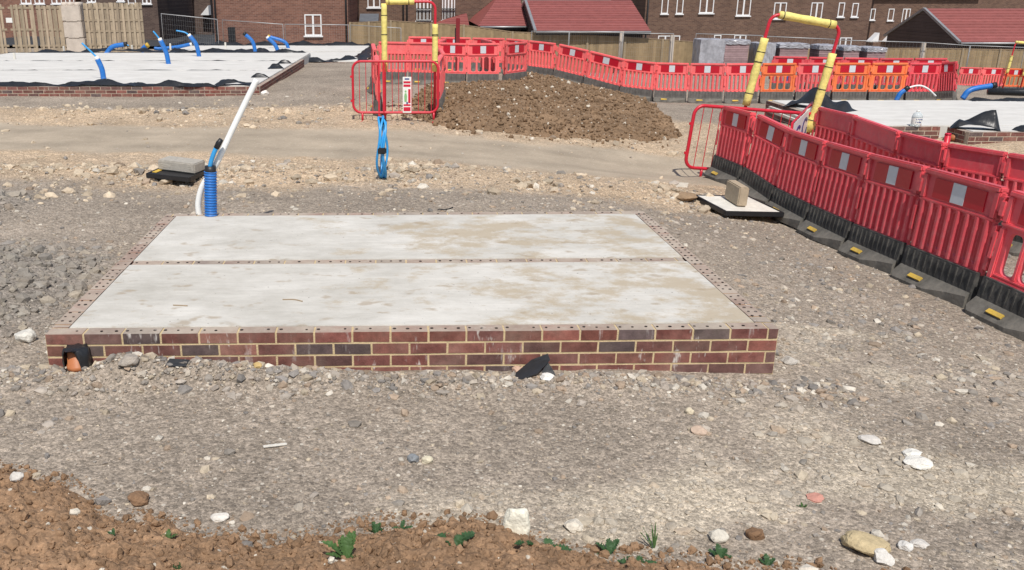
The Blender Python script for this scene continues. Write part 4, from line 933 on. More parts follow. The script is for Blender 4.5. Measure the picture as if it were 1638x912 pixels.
# ------------------------------------------------------------------ far foundations
def membrane_strip(name,parent,pts,w0,w1,z,seed,amp=.05):
    """crumpled black sheet following a line of points"""
    rr=random.Random(seed); path=smooth_path(pts,16); vs=[];fs=[]; n=len(path); m=8; L=0
    ph=[rr.uniform(0,6.28) for _ in range(12)]; total=sum((b-a).length for a,b in zip(path,path[1:]))
    for i,p in enumerate(path):
        if i: L+=(p-path[i-1]).length
        t=(path[min(i+1,n-1)]-path[max(i-1,0)]).normalized(); s=Vector((-t.y,t.x,0))
        u=.5+.28*math.sin(L*2.1+ph[0])+.22*math.sin(L*5.3+ph[1]); w=w0+(w1-w0)*u
        e=min(1,L/.12,(total-L)/.12+.05)
        for j in range(m+1):
            q=j/m-.5; a_=.5+.3*math.sin(L*3.7+ph[2]+2*q)+.25*math.sin(L*8.9+ph[3]+5*q)
            hgt=e*amp*(1-4*q*q)*max(.08,a_)+.012*math.sin(L*17+9*q+ph[4])+.01*math.sin(23*q+L*6+ph[5])
            vs.append(p+s*(w*q+.02*math.sin(L*7+ph[6]+j))+Vector((0,0,max(.006,hgt))))
    for i in range(n-1):
        for j in range(m): a=i*(m+1)+j; fs.append((a,a+1,a+m+2,a+m+1))
    k=MB(); k.add(vs,fs,smooth=True); return k.build(name,M['membrane'],parent)
ZL=.26
lp=thing('house_foundation','long pale left foundation with brick front wall and black membrane joints','foundation',(0,0,0))
c0=Zp(415,139,ZL); c1=Zp(503,95,ZL); X1=c0.x; YL=c0.y; YB=31.5
mb,mo=MB(),MB(); brick_run(mb,mo,(-13.5,YL),(X1,YL),ZL,5); brick_run(mb,mo,(X1+.0,YL+.1125),(X1+.0,c1.y),ZL,5,.05)
mb.build('brickwork',M['brick2'],lp); mo.build('mortar',M['mortar2'],lp)
ys=[YL+.12,Zp(100,113,ZL).y,Zp(100,98,ZL).y,Zp(100,85,ZL).y]
for i in range(3):
    k=MB(); k.cbox(-13.5,X1-.125,ys[i]+.06,ys[i+1]-.04,-.1,ZL+.012,.01); k.build('concrete_strip',M['conc2'],lp)
    membrane_strip('membrane_joint',lp,[(-13.4,ys[i+1]+.01,ZL-.02),(-9,ys[i+1],ZL-.02),(X1-.5,ys[i+1]+.02,ZL-.02)],.10,.16,ZL,i,.04)
k=MB(); k.b2(-13.5,X1-.12,YL+.11,ys[3],-.2,ZL-.03); k.build('infill',M['conc2'],lp)
membrane_strip('membrane_edge',lp,[(-13.4,YL+.12,ZL+.0),(-8,YL+.2,ZL),(-7,YL+.25,ZL+.03),(-5.4,YL+.16,ZL),(-4.2,YL+.12,ZL)],.2,.5,ZL,31,.12)
membrane_strip('membrane_edge',lp,[(-4.3,YL+.2,ZL),(-3.9,YL+.35,ZL+.06),(-3.42,YL+.3,ZL)],.2,.4,ZL,32,.10)
for i,yy in enumerate((22.,24.6,26.4)): membrane_strip('membrane_flap',lp,[(X1-.55,yy,ZL),(X1-.3,yy+.05,ZL+.03),(X1-.14,yy+.1,ZL)],.15,.32,ZL,40+i,.10)
membrane_strip('membrane_edge',lp,[(-13,ys[3]+.1,ZL-.02),(-11.2,ys[3]+.3,ZL+.0),(-10.3,ys[3]+1.,ZL+.02),(-8,ys[3]+.15,ZL),(-5.5,ys[3]+.2,ZL),(X1-.3,ys[3]+.1,ZL)],.3,.6,ZL,33,.13)
# second far foundation
ZF=.0
fp=thing('house_foundation','further pale foundation with black membrane edges behind the left one','foundation',(0,0,0))
e0=Zp(443,100,ZF); e1=Zp(585,99,ZF); yb_=Zp(500,74,ZF).y
mb,mo=MB(),MB(); brick_run(mb,mo,(e0.x-2,e0.y),(e1.x,e0.y),ZF,5); brick_run(mb,mo,(e1.x,e0.y+.11),(e1.x,yb_),ZF,5)
mb.build('brickwork',M['brick2'],fp); mo.build('mortar',M['mortar2'],fp)
ym=Zp(500,84,ZF).y
for a_,b_ in((e0.y+.3,ym-.2),(ym+.25,yb_)):
    k=MB(); k.cbox(-9.5,e1.x-.3,a_,b_,-.4,ZF+.03,.01); k.build('concrete_strip',M['conc2'],fp)
membrane_strip('membrane_joint',fp,[(-9.4,ym,ZF),(-6,ym+.1,ZF),(e0.x-1.6,ym,ZF)],.4,.7,ZF,51,.18)
membrane_strip('membrane_edge',fp,[(e0.x+.0,e0.y+.15,ZF),(e0.x+1.2,e0.y+.2,ZF+.02),(e0.x+2,e0.y+.5,ZF),(e1.x-.4,e0.y+1.6,ZF)],.3,.6,ZF,52,.16)
membrane_strip('membrane_edge',fp,[(e1.x-.2,e0.y+1,ZF),(e1.x-.25,e0.y+3,ZF),(e1.x-.1,yb_-1,ZF)],.3,.7,ZF,53,.14)
membrane_strip('membrane_edge',fp,[(-11,yb_+.1,ZF),(-7,yb_+.2,ZF),(e1.x,yb_+.1,ZF)],.4,.8,ZF,54,.25)
# right foundation
ZR=.05
rp=thing('house_foundation','bright pale right foundation with stepped brick edge behind the trench barriers','foundation',(0,0,0))
r0=Zp(1420,203,ZR); r1=Zp(1505,203,ZR); r2=Zp(1561,212,ZR); YR0=r1.y; YR1=r2.y; XS=r1.x*.5+r2.x*.5; YRB=Zp(1400,161,ZR).y; XL=Zp(1232,163,ZR).x
for a_,b_ in(((XL,YR0),(XS-.105,YR0)),((XS,YR0-.01),(XS,YR1+.1125)),((XS,YR1),(17,YR1)),((XL,YRB),(XL,YR0+.11))):
    mb,mo=MB(),MB(); brick_run(mb,mo,a_,b_,ZR,5); mb.build('brickwork',M['brick2'],rp); mo.build('mortar',M['mortar2'],rp)
k=MB(); k.cbox(XL+.11,17,YR0+.11,YRB,-.5,ZR+.008,.01); k.build('concrete_top',M['conc2'],rp)
k=MB(); k.cbox(XS+.115,17,YR1+.11,YR0+.10,-.5,ZR+.004,.01); k.build('concrete_step',M['conc2'],rp)
membrane_strip('membrane_flap',rp,[(XS+.0,YR1+.55,ZR),(XS+.3,YR1+.35,ZR+.08),(XS+.62,YR1+.22,ZR+.0)],.25,.5,ZR,61,.3)
membrane_strip('membrane_edge',rp,[(XS+.85,YR1+.15,ZR),(XS+1.1,YR1+.2,ZR+.03),(XS+2.,YR1+.2,ZR),(XS+4,YR1+.25,ZR)],.15,.3,ZR,62,.1)
membrane_strip('membrane_flap',rp,[(XL+.1,YRB-.9,ZR),(XL+.45,YRB-1.3,ZR+.1),(XL+.9,YRB-1.9,ZR)],.4,.8,ZR,63,.28)
membrane_strip('membrane_edge',rp,[(XL+4.2,YRB-.05,ZR),(XL+6,YRB-.1,ZR),(17,YRB-.0,ZR)],.2,.4,ZR,64,.1)
# timber lengths at its corner
for i,(a_,b_) in enumerate((((1236,172),(1295,192)),((1232,176),(1290,197)))):
    A=Zp(*a_,.1); B=Zp(*b_,.1); d=(B-A); Lh=d.length+.3; k=MB(); k.cbox(-Lh/2,Lh/2,-.025,.025,0,.045,.004); o=k.build('timber_batten',M['board']); m_=(A+B)/2; o.location=(m_.x,m_.y,.062+ (0 if i==0 else .0)); o.rotation_euler=(0,0,math.atan2(d.y,d.x)); tag(o,['pale timber batten lying uppermost beside the trench gate','pale timber batten lying lower and nearer beside the trench gate'][i],'timber','timber battens by the gate')
# water bottle
p=Zp(1464,208,ZR); bt=thing('water_bottle','large clear water bottle with blue print standing on the right brick edge','bottle',(p.x,YR0-.0,ZR+.0))
bt.location=(Yp(1464,205,YR0+.06).x,YR0+.055,ZR-.002)
k=MB(); k.tube([(0,0,0),(0,0,.01),(0,0,.17),(0,0,.21),(0,0,.235),(0,0,.245)],[.075,.082,.082,.07,.04,.025],18); k.build('body',M['clear'],bt)
k=MB(); k.tube([(0,0,.05),(0,0,.15)],.084,18,cap=False); lbp=k.build('sleeve',M['white'],bt)
k=MB()
for i in range(5):
    x=-.05+i*.022; y=-math.sqrt(.0845**2-x*x)-.002
    k.b2(x,x+.012,y-.002,y+.001,.115+.006*(i%2),.135); 
    if i<4: k.b2(x,x+.014,y-.002,y+.001,.07,.095-.005*(i%2))
k.build('print',M['signblue'],lbp)
k=MB(); k.tube([(0,0,.245),(0,0,.27)],.026,12); k.build('cap',M['white'],bt)

# ------------------------------------------------------------------ blue service ducts
def far_duct(label,base_px,pl,tip_px,z,r=.055,tipmat='white',extra=None,group='blue ducts rising from the foundations'):
    """base_px: foot; pl: further pixels of the duct; tip_px: thin pipe pixels"""
    b=Zp(*base_px,z); Y=b.y
    P=[b]+[Yp(px,py,Y) for px,py in pl]
    t=thing('service_duct',label,'duct',b,0,group)
    P=[v-b for v in P]; P[0]=P[0]-Vector((0,0,.04))
    k=MB(); k.tube(smooth_path(P,10),r,12); k.build('sleeve',M['blue'],t)
    d=(P[-1]-P[-2]).normalized(); k=MB(); k.tube([P[-1]-d*.03,P[-1]+d*.07],r*1.05 if tipmat!='white' else r*.85,12); k.build('taped_end',M[tipmat],t)
    if tip_px:
        Q=[P[-1]]+[Yp(px,py,Y)-b for px,py in tip_px]
        k=MB(); k.tube(smooth_path(Q,8),.022,8); k.build('pipe',M['lblue'],t)
far_duct('blue duct with long thin pipe nearest the left brick wall',(166,127),[(163,111),(156,95)],[(151,88),(131,69)],ZL,.062)
far_duct('tall blue duct leaning left with thin grey pipe on the left foundation',(270,103),[(266,85),(257,65)],[(251,57),(245,50)],ZL,.066)
far_duct('curved blue duct with thin pipe bent left behind the tall leaning duct',(319,91),[(314,72),(304,58)],[(296,52),(282,49)],ZL,.068)
far_duct('curved blue duct with dark end in front of the house window',(409,84),[(404,67),(392,55)],[],.05,.07,'black')
far_duct('low arched blue duct lying in front of the stacked blocks',(169,85),[(180,75),(200,71)],[(206,73)],ZL,.075,'black')
far_duct('short blue duct with yellow end in front of the wide palisade panel',(226,81),[(230,77),(235,73)],[],ZL,.08,'yel')
far_duct('long blue duct lying flat behind the tall leaning duct',(247,76),[(258,78),(285,75),(304,71)],[],.12,.07,'white')
far_duct('blue duct leaning left on the further foundation',(446,84),[(440,72),(429,61)],[],.03,.075,'white')
far_duct('arched blue duct curving right on the further foundation',(462,77),[(455,67),(431,59)],[],.03,.07,'yel')
far_duct('small blue duct with black tape at the back of the right foundation',(1434,158),[(1440,150),(1449,143)],[],ZR,.05,'black')
far_duct('thick blue duct arching right on the right foundation',(1540,155),[(1553,144),(1588,137)],[(1592,138)],ZR,.06,'black')
far_duct('blue duct end poking up behind the leftmost orange barrier',(1262,150),[(1258,112),(1253,98)],[],-.5,.09,'white')
# white arched pipe
b=Zp(1450,158,ZR); P=[Yp(px,py,b.y) for px,py in((1449,148),(1453,141),(1470,137),(1484,142),(1497,154))]; t=thing('conduit_pipe','thin white pipe arched over the back of the right foundation','pipe',P[0]); k=MB(); k.tube([v-P[0] for v in smooth_path(P,10)],.019,8); k.build('pipe',M['white'],t)
b=Zp(1562,152,ZR); A=Vector((Zp(1562,150,ZR).x,Zp(1562,153,ZR).y,ZR+.09)); t=thing('membrane_roll','long black membrane roll lying across the right foundation','roll',(A.x,A.y,ZR+.01)); k=MB(); k.tube([(0,0,.08),(.9,-.25,.08),(1.9,-.62,.08),(3.2,-1.0,.08)],[.075,.085,.08,.085],10); k.build('roll',M['membrane'],t)
# light-blue strap at the right edge
P=[Vector((11.2,14.1,-.12)),Vector((11.28,14.25,.1)),Vector((11.35,14.4,.22))]; t=thing('water_pipe','thin pale blue pipe rising against the right brick wall','pipe',P[0]); k=MB(); k.tube([v-P[0] for v in P],.022,8); k.build('pipe',M['lblue'],t); k=MB(); k.tube([(0,0,-.01),(0.01,.01,.04)],.03,8); k.build('taped_end',M['black'],t)
# clay cap in front of the step
g=Zp(1536,222,-.1); t=thing('drain_pipe','small terracotta drain cap on the ground by the brick step','drain pipe',(g.x-.05,g.y+.1,gt(g.x,g.y)+.02)); k=MB(); k.tube([(0,0,0),(0,0,.07),(0,0,.09)],[.07,.07,.03],14); k.build('cap',M['terra'],t)

# white wooden pegs along the left foundation
for i,(px,py) in enumerate(((103,86),(212,84),(24,98),(273,81),(361,79))):
    p=Zp(px,py,ZL-.05); k=MB(); k.cbox(-.03,.03,-.02,.02,0,.22,.004); o=k.build('timber_peg',M['board']); o.location=(p.x,p.y,ZL-.02); tag(o,['pale peg at the back left corner of the left foundation','pale peg in front of the wide palisade panel','pale peg at the far left edge by the membrane','pale peg right of the yellow ended duct','pale peg left of the house window duct'][i],'peg','timber pegs')

# ------------------------------------------------------------------ palisade panels, block stack
def palisade(label,x0,x1,Y,zb,H,lean,rails,seed,gaps=()):
    rr=random.Random(seed); t=thing('palisade_panel',label,'fence panel',((x0+x1)/2,Y,zb),0,'timber hoarding panels'); t.rotation_euler=(0,lean,0)
    Wd=x1-x0; k=MB(); n=int(Wd/.095); st=Wd/n
    for i in range(n):
        if i in gaps: continue
        f=i%2; c=rr.uniform(.75,1.2); col=(.40*c,.325*c,.235*c)
        x=-Wd/2+(i+.5)*st; k.cbox(x-.045,x+.045,-.035+.045*(1-f)*1,-.015+.045*(1-f),.02,H-rr.uniform(0,.03),.006,col)
    k.build('boards',M['woodc'],t)
    for z in rails:
        k=MB(); k.cbox(-Wd/2,Wd/2,-.012,.006,z-.04,z+.04,.004,(.36,.29,.21)); k.build('rail',M['woodc'],t)
    return t
YF=36.; zb=-.06
def fx(px): return (px-PX)/F*36.6
palisade('leftmost hoarding panel cut off by the photo edge',fx(-36),fx(3),YF,zb,1.85,0,(.3,.9,1.7),1)
pa=palisade('hoarding panel carrying the white notice at far left',fx(5),fx(46),YF,zb,1.85,0,(.3,.9,1.7),2,(9,))
palisade('hoarding panel with a broken board in the middle',fx(51),fx(90),YF,zb,1.83,0,(.3,.9,1.7),3,(0,7))
palisade('hoarding panel left of the stacked concrete blocks',fx(93),fx(136),YF,zb,1.8,0,(.3,.9,1.7),4)
palisade('wide hoarding panel right of the stacked concrete blocks',fx(167),fx(255),YF-.2,zb+.05,1.85,0,(.3,.8,1.2,1.65),5)
o=MB(); o.cbox(-.12,.12,-.008,0,-.09,.09,.002); nt_=o.build('paper_notice',M['white']); p=Yp(14.5,32.5,YF-.06); nt_.location=p; nt_.location.y=YF-.05; tag(nt_,'white paper notice pinned to a hoarding panel at far left','notice')
for i in range(3):
    k=MB(); k.cbox(-.35,.35,-.4,.4,0,.6,.03)
    if i==2:
        for x in(-.24,0,.24): k.tube([(x,-.38,.6),(x,.38,.6)],.10,10)
    if i>=1: k.cbox(-.2,.2,-.402,-.36,.0,.035,.004)
    o=k.build('concrete_block',M['cblock']); o.location=(fx(152)+(.03,0,-.03)[i],35.9,-.05+.604*i); o.rotation_euler=(0,0,math.radians((3,2,4)[i])); tag(o,['lowest cast concrete block of the stack between hoarding panels','middle cast concrete block of the stack between hoarding panels','top studded concrete block of the stack between hoarding panels'][i],'concrete block','stacked cast concrete blocks')
# tarmac road beyond
k=MB(); n=24; vs=[];fs=[]
for j in range(20):
    for i in range(n+1):
        x=-24+i*(16.5/n); y=43+j*2.0; vs.append((x,y,float(base_h([x],[y])[0])+.12))
for j in range(19):
    for i in range(n): a=j*(n+1)+i; fs.append((a,a+1,a+n+2,a+n+1))
k.add(vs,fs); tag(k.build('road',M['tarmac']),kind='structure')

# ------------------------------------------------------------------ close board fence
def closeboard(label,pxs,Y0,H=1.8):
    P=[]
    for px,ty,d in pxs:
        p=W(px,ty,d); P.append(p)
    t=thing('close_board_fence',label,'fence',(P[0].x,P[0].y,P[0].z-H))
    o0=Vector((P[0].x,P[0].y,P[0].z-H))
    for i in range(len(P)-1):
        a,b=P[i]-o0,P[i+1]-o0; d=b-a; Lh=math.hypot(d.x,d.y); n=int(Lh/.125); k=MB(); ang=math.atan2(d.y,d.x)
        R=Matrix.Rotation(ang,3,'Z')
        for j in range(n):
            m=a+d*((j+.5)/n); c=random.uniform(.70,1.0); k.box((m.x,m.y-.01*(j%2),m.z-H/2),(Lh/n*1.02,.02,H),R,(.36*c,.265*c,.155*c))
        k.box((a.x+d.x/2,a.y+d.y/2,a.z+d.z/2+.02),(Lh,.06,.035),R@Matrix.Rotation(-math.atan2(d.z,Lh),3,'Y'),(.30,.22,.14))
        k.build('board_panel',M['woodc'],t)
        for z in(.3,1.0,1.55): pass
    for i,p in enumerate(P):
        k=MB(); q=p-o0; k.cbox(q.x-.05,q.x+.05,q.y-.07,q.y+.03,q.z-H,q.z+.05,.01,(.33,.26,.17)); k.build('post',M['woodc'],t)
closeboard('brown close board fence falling from the house to the pallets',[(560,37,43),(590,36,43),(625,34,42.5),(690,38,42),(742,41,42),(820,52,42),(880,54,42),(940,57,42),(1000,60,42),(1060,64,42),(1118,68,42)],42)
closeboard('brown close board fence below the garage at the right',[(1118,68,42),(1180,70,42),(1240,72,42),(1300,74,42),(1360,76,42),(1418,78,42),(1480,78,42),(1540,79,42),(1600,80,42),(1660,81,42),(1720,82,42)],42)
# heras panels
def heras(label,p0,p1,H=1.95,nv=26,group='mesh site fencing panels'):
    p0=Vector(p0);p1=Vector(p1); d=p1-p0; Lh=math.hypot(d.x,d.y)
    t=thing('mesh_fence_panel',label,'site fence',p0,math.atan2(d.y,d.x),group); sl=d.z/Lh
    k=MB(); k.tube([(0.02,0,0),(0.02,0,H),(Lh-.02,0,H+d.z),(Lh-.02,0,d.z)],.021,8); k.tube([(0.02,0,.12),(Lh-.02,0,.12+d.z)],.018,6); k.build('frame',M['steel'],t)
    k=MB()
    for i in range(1,nv): x=Lh*i/nv; k.tube([(x,0,.12+sl*x),(x,0,H+sl*x)],.0022,3,cap=False)
    for j in range(1,9): z=.12+(H-.12)*j/9; k.tube([(0,0,z),(Lh,0,z+d.z)],.0022,3,cap=False)
    k.build('mesh',M['steel'],t)
    k=MB(); k.cbox(-.35,.35,-.12,.12,-.05,.09,.02); k.build('foot_block',M['rubberg'],t)
def hz(px,ty,d,H=1.95): p=W(px,ty,d); return (p.x,p.y,p.z-H)
heras('mesh panel sloping right from the wide hoarding panel',hz(257,22,37.5),hz(348,31,38.5))
heras('mesh panel in front of the house wall beside its drainpipe',hz(355,32,41),hz(453,39,41))
heras('mesh panel under the house window',hz(455,39,41),hz(558,40,41.2))
heras('mesh panel in front of the fence behind the left uprights',hz(560,40,40.5),hz(642,45,40.5))
heras('mesh panel below the left garage roof',hz(850,50,40.6),hz(911,50,40.6))
heras('mesh panel before the middle of the brown fence',hz(911,50,40.6),hz(997,52,40.6))
heras('mesh panel right of the garage at the house corner',hz(997,53,40.6),hz(1078,54,40.6))
heras('mesh panel between the house and the wrapped pallets',hz(1113,54,40.6),hz(1220,57,40.6))
heras('mesh panel behind the pallets by the leaning frame',hz(1220,58,40.6),hz(1335,63,40.6))
heras('mesh panel behind the rightmost pallets',hz(1335,64,40.6),hz(1478,68,40.6))
heras('mesh panel before the fence below the right garage roof',hz(1478,68,40.6),hz(1552,73,40.6))
heras('mesh panel cut by the right photo edge',hz(1552,73,40.6),hz(1640,76,40.6))
for i,(px,ty) in enumerate(((995,50),(1076,56),(1478,68))):
    p=W(px,ty,40.9); z=gz(p.x,p.y); k=MB(); k.cbox(-.09,.09,-.06,.06,0,p.z-z,.01); o=k.build('concrete_post',M['cblock']); o.location=(p.x,p.y,z); tag(o,['grey post before the middle of the brown fence','grey post before the fence at the house corner','grey post before the fence left of the right garage'][i],'post','grey posts along the fence')

# ------------------------------------------------------------------ pallets of bricks
def pallet(label,px0,px1,ty,d,wrapm,seed):
    a=W(px0,ty,d); b=W(px1,ty,d); w=b.x-a.x; z=gz((a.x+b.x)/2,a.y); H=a.z-z
    t=thing('brick_pallet',label,'pallet',((a.x+b.x)/2,a.y+.5,z),0,'wrapped pallets before the fence'); rr=random.Random(seed)
    k=MB()
    for x in(-w*.4,0,w*.4): k.b2(x-.05,x+.05,-.48,.48,.0,.10,(.36,.28,.19))
    k.b2(-w/2,w/2,-.5,.5,.10,.125,(.36,.28,.19)); k.build('pallet',M['woodc'],t)
    k=MB(); n=int((H-.13)/.07)
    for i in range(n):
        c=rr.uniform(.8,1.15); col=(.34*c,.235*c,.24*c); z0=.127+i*(H-.13)/n
        k.b2(-w/2+rr.uniform(0,.02),w/2-rr.uniform(0,.02),-.48+rr.uniform(0,.012),.48,z0,z0+(H-.13)/n*.86,col)
    k.b2(-w/2+.02,w/2-.02,-.46,.46,.127,H-.02,(.12,.09,.09)); k.build('brick_pack',M['pack'],t)
    # crumpled plastic hood
    vs=[];fs=[];m=12; dep=.16 if wrapm else H*.9
    ring=[(-w/2-.015,-.5),(w/2+.015,-.5),(w/2+.015,.5),(-w/2-.015,.5)]
    pts=[]
    for i in range(4):
        A=Vector(ring[i]);B=Vector(ring[(i+1)%4])
        for j in range(m): pts.append(A.lerp(B,j/m))
    N=len(pts); cen=Vector((0,0))
    lev=[(.0,H+.03),(.6,H+.035),(1.,H+.01)]+[(1.02,H-dep*(q+1)/6) for q in range(6)]
    for s,zz in lev:
        for p in pts: q=p*s; vs.append((q.x+rr.uniform(-.014,.014),q.y+rr.uniform(-.014,.014),zz+rr.uniform(-.015,.015)))
    for l in range(len(lev)-1):
        for i in range(N): fs.append((l*N+i,l*N+(i+1)%N,(l+1)*N+(i+1)%N,(l+1)*N+i))
    k=MB(); k.add(vs,fs); k.build('plastic_hood',M['wrap'],t)
pallet('leftmost pallet fully wrapped in grey plastic',1122,1160,64,37.5,False,1)
pallet('pallet of pink bricks beside the leftmost wrapped pallet',1161,1200,65,37.5,True,2)
pallet('pallet wrapped in pale plastic left of the yellow left upright',1214,1241,70,37.5,False,3)
pallet('wide pallet of pink bricks in the middle of the row',1249,1295,71,37.5,True,4)
pallet('pallet of bricks left of the leaning yellow upright',1312,1339,73,37.5,True,5)
pallet('pallet of bricks right of the leaning yellow upright',1351,1377,75,37.5,True,6)
pallet('rightmost pallet of bricks beside the brown fence',1389,1419,77,37.5,True,7)
g=W(1495,100,41.4); bt_=thing('shrub','small green shrub growing before the brown fence at right','shrub',(g.x,g.y,gz(g.x,g.y)))
k=MB(); rr=random.Random(5)
for i in range(260):
    c=Vector((rr.gauss(0,.22),rr.gauss(0,.15),.95+rr.gauss(0,.2))); a=Vector((rr.gauss(0,1),rr.gauss(0,1),rr.gauss(0,1))).normalized()*.05; b=a.orthogonal().normalized()*.03; k.add([c-a,c+b,c+a,c-b],[(0,1,2,3)])
k.build('foliage',M['leaf'],bt_); k=MB(); k.tube([(0,0,-.1),(.02,0,.5),(0,0,1.0)],[.02,.015,.006],6); k.build('stem',M['wood'],bt_)

# ------------------------------------------------------------------ houses
def add_window(parent,x0,x1,z0,z1,Y,mull=1,trans=False,sill=True,name='window'):
    fr=MB(); w=.055; y0,y1=Y-.03,Y+.06
    fr.b2(x0,x0+w,y0,y1,z0,z1); fr.b2(x1-w,x1,y0,y1,z0,z1); fr.b2(x0+w,x1-w,y0,y1,z1-w,z1); fr.b2(x0+w,x1-w,y0,y1,z0,z0+w)
    for i in range(mull):
        x=x0+(x1-x0)*(i+1)/(mull+1); fr.b2(x-.045,x+.045,y0+.004,y1-.004,z0+w,z1-w)
    if trans: z=z0+(z1-z0)*.45; fr.b2(x0+w,x1-w,y0+.006,y1-.006,z-.02,z+.02)
    o=fr.build(name,M['upvc'],parent)
    g=MB(); g.b2(x0+w*.6,x1-w*.6,Y+.005,Y+.02,z0+w*.6,z1-w*.6); g.build('pane',M['glass'],o)
    if sill: s=MB(); s.b2(x0-.06,x1+.06,Y-.10,Y-.002,z0-.07,z0-.004); s.build('sill',M['upvc'],o)
    return o
def roof_gable(x0,x1,y0,y1,ze,zr,name,parent,ov=.35,hipL=0,hipR=0):
    """ridge along x; tiled courses stepped"""
    k=MB(); ym=(y0+y1)/2; rise=zr-ze; n=int(math.hypot(ym-y0,rise)/.30)
    for side in(-1,1):
        ye=(y0-ov) if side<0 else (y1+ov); zee=ze-ov*rise/(ym-y0)
        for i in range(n):
            t0=i/n; t1=(i+1)/n; c=random.uniform(.92,1.1); col=(.27*c,.090*c,.082*c)
            ya=ye+(ym-ye)*t0; yb2=ye+(ym-ye)*t1; za=zee+(zr-zee)*t0; zb2=zee+(zr-zee)*t1
            xa0=x0-ov+(hipL)*t0; xa1=x1+ov-(hipR)*t0; xb0=x0-ov+hipL*t1; xb1=x1+ov-hipR*t1
            k.add([(xa0,ya,za+.05),(xa1,ya,za+.05),(xb1,yb2,zb2+.012),(xb0,yb2,zb2+.012),(xa0,ya,za),(xa1,ya,za)],[(0,1,2,3),(4,5,1,0)],col)
    for s,hp,xx in((-1,hipL,x0-ov),(1,hipR,x1+ov)):
        if hp:
            k.add([(xx,y0-ov,ze-ov*rise/(ym-y0)+.03),(xx,y1+ov,ze-ov*rise/(ym-y0)+.03),(xx-s*hp,ym,zr+.01)],[(0,1,2)],(.30,.092,.08))
    o=k.build(name,M['roof'],parent)
    return o
def house(label,x0,x1,Y,zb,ze,depth,wm,wins,zr=None,pipes=(),name='brick_house',cat='house',gable=True,group=None):
    t=thing(name,label,cat,((x0+x1)/2,Y,zb),0,group); ox,oz=(x0+x1)/2,zb
    k=MB(); k.b2(x0-ox,x1-ox,0,depth,-.6,ze-oz)
    zr=zr or ze+3
    if gable:
        for xx in(x0-ox,x1-ox-.001): k.add([(xx,0,ze-oz),(xx,depth,ze-oz),(xx,depth/2,zr-oz-.05)],[(0,1,2)])
    k.build('wall',wm,t)
    roof_gable(x0-ox,x1-ox,0,depth,ze-oz,zr-oz,'roof',t)
    g=MB(); g.b2(x0-ox-.3,x1-ox+.3,-.36,-.24,ze-oz-.42,ze-oz-.30); g.build('gutter',M['fascia'],t)
    for w in wins:
        pxa,ya,pxb,yb2=w[:4]; a=Yp(pxa,yb2,Y); b=Yp(pxb,ya,Y); add_window(t,a.x-ox,b.x-ox,a.z-oz,b.z-oz,0,w[4] if len(w)>4 else 1,w[5] if len(w)>5 else False)
    for px in pipes:
        p=Yp(px,40,Y); g=MB(); g.tube([(p.x-ox,-.06,0),(p.x-ox,-.06,ze-oz-.3)],.05,8); g.build('drainpipe',M['fascia'],t)
    return t
def hx(px,Y,py=30): return Yp(px,py,Y).x
# left red brick house
hl=house('red brick house with white window behind the mesh fence left of centre',hx(342,46),hx(557,46),46,-.9,4.6,9,M['brickL'],[(488,23,514,57,1,True)],pipes=(346,554))
k=MB(); p=Yp(371,57,46); k.b2(-.18+p.x-hl.location.x,.18+p.x-hl.location.x,-.03,-.002,p.z-.4+.9,p.z+.4+.9); k.build('meter_box',M['fascia'],hl)
# white gable canopy on the side wall of a dark house
hd=house('dark brick terrace with narrow pale windows left of the red brick house',hx(245,66),hx(338,66),66,-1.2,6,9,M['brickK'],[(254,-6,260,13,0),(262,-6,269,13,0),(281,-10,289,11,1),(292,-10,303,11,1)],pipes=(276,))
def canopy(parent,px,py,Y,w):
    p=Yp(px,py,Y); k=MB(); ox,oz=parent.location.x,parent.location.z; s=w
    vs=[(p.x-ox-s,-.75,p.z-oz-s*.6),(p.x-ox+.1,-.75,p.z-oz+s*.75),(p.x-ox+.1,-.75,p.z-oz-s*.6)]
    vs2=[(a,0-.004,c) for a,b,c in vs]
    k.add(vs+vs2,[(0,1,2),(5,4,3),(0,3,4,1),(1,4,5,2),(2,5,3,0)]); k.build('porch_canopy',M['upvc'],parent)
canopy(hd,335,17,66,.48); canopy(hd,272,27,66,.22); canopy(hd,292,24,66,.28); canopy(hd,299,24,66,.28)
# far left house strip
house('red brick house peeping over the left hoarding panels with four small windows',hx(-30,58),hx(124,58),58,-.8,6,9,M['brickL'],[(34,-16,48,6,1),(56,-16,69,6,1),(83,-16,97,6,1),(105,-16,117,6,1)])
h2=house('dark house with blue black cladding above the wide hoarding panel',hx(128,56),hx(250,56),56.5,-.8,6,9,M['brickK'],[(140,-14,152,4,1),(188,-20,197,2,0),(205,-14,216,6,0),(228,-22,240,6,1)])
# middle house
h3=house('brown brick house with two balcony windows behind the left uprights',hx(558.5,54),hx(835,54),54,-1.5,5.2,9,M['brickD'],[(562,-8,568,8,0),(588,-14,608,12,1),(666,-6,690,33,3,True),(707,-8,728,32,3,True)],pipes=(645,651))
for a_,b_ in((666,690),(707,728)):
    k=MB(); A=Yp(a_,33,54); B=Yp(b_,15,54); ox,oz=h3.location.x,h3.location.z
    for i in range(13): x=A.x+(B.x-A.x)*i/12-ox; k.b2(x-.012,x+.012,-.13,-.10,A.z-oz,B.z-oz)
    k.b2(A.x-ox-.02,B.x-ox+.02,-.14,-.09,B.z-oz,B.z-oz+.05); k.b2(A.x-ox-.02,B.x-ox+.02,-.14,-.09,A.z-oz-.04,A.z-oz+.01); k.build('balcony_rail',M['fascia'],h3)
k=MB(); A=Yp(576,33,54); B=Yp(606,22,54); ox,oz=h3.location.x,h3.location.z
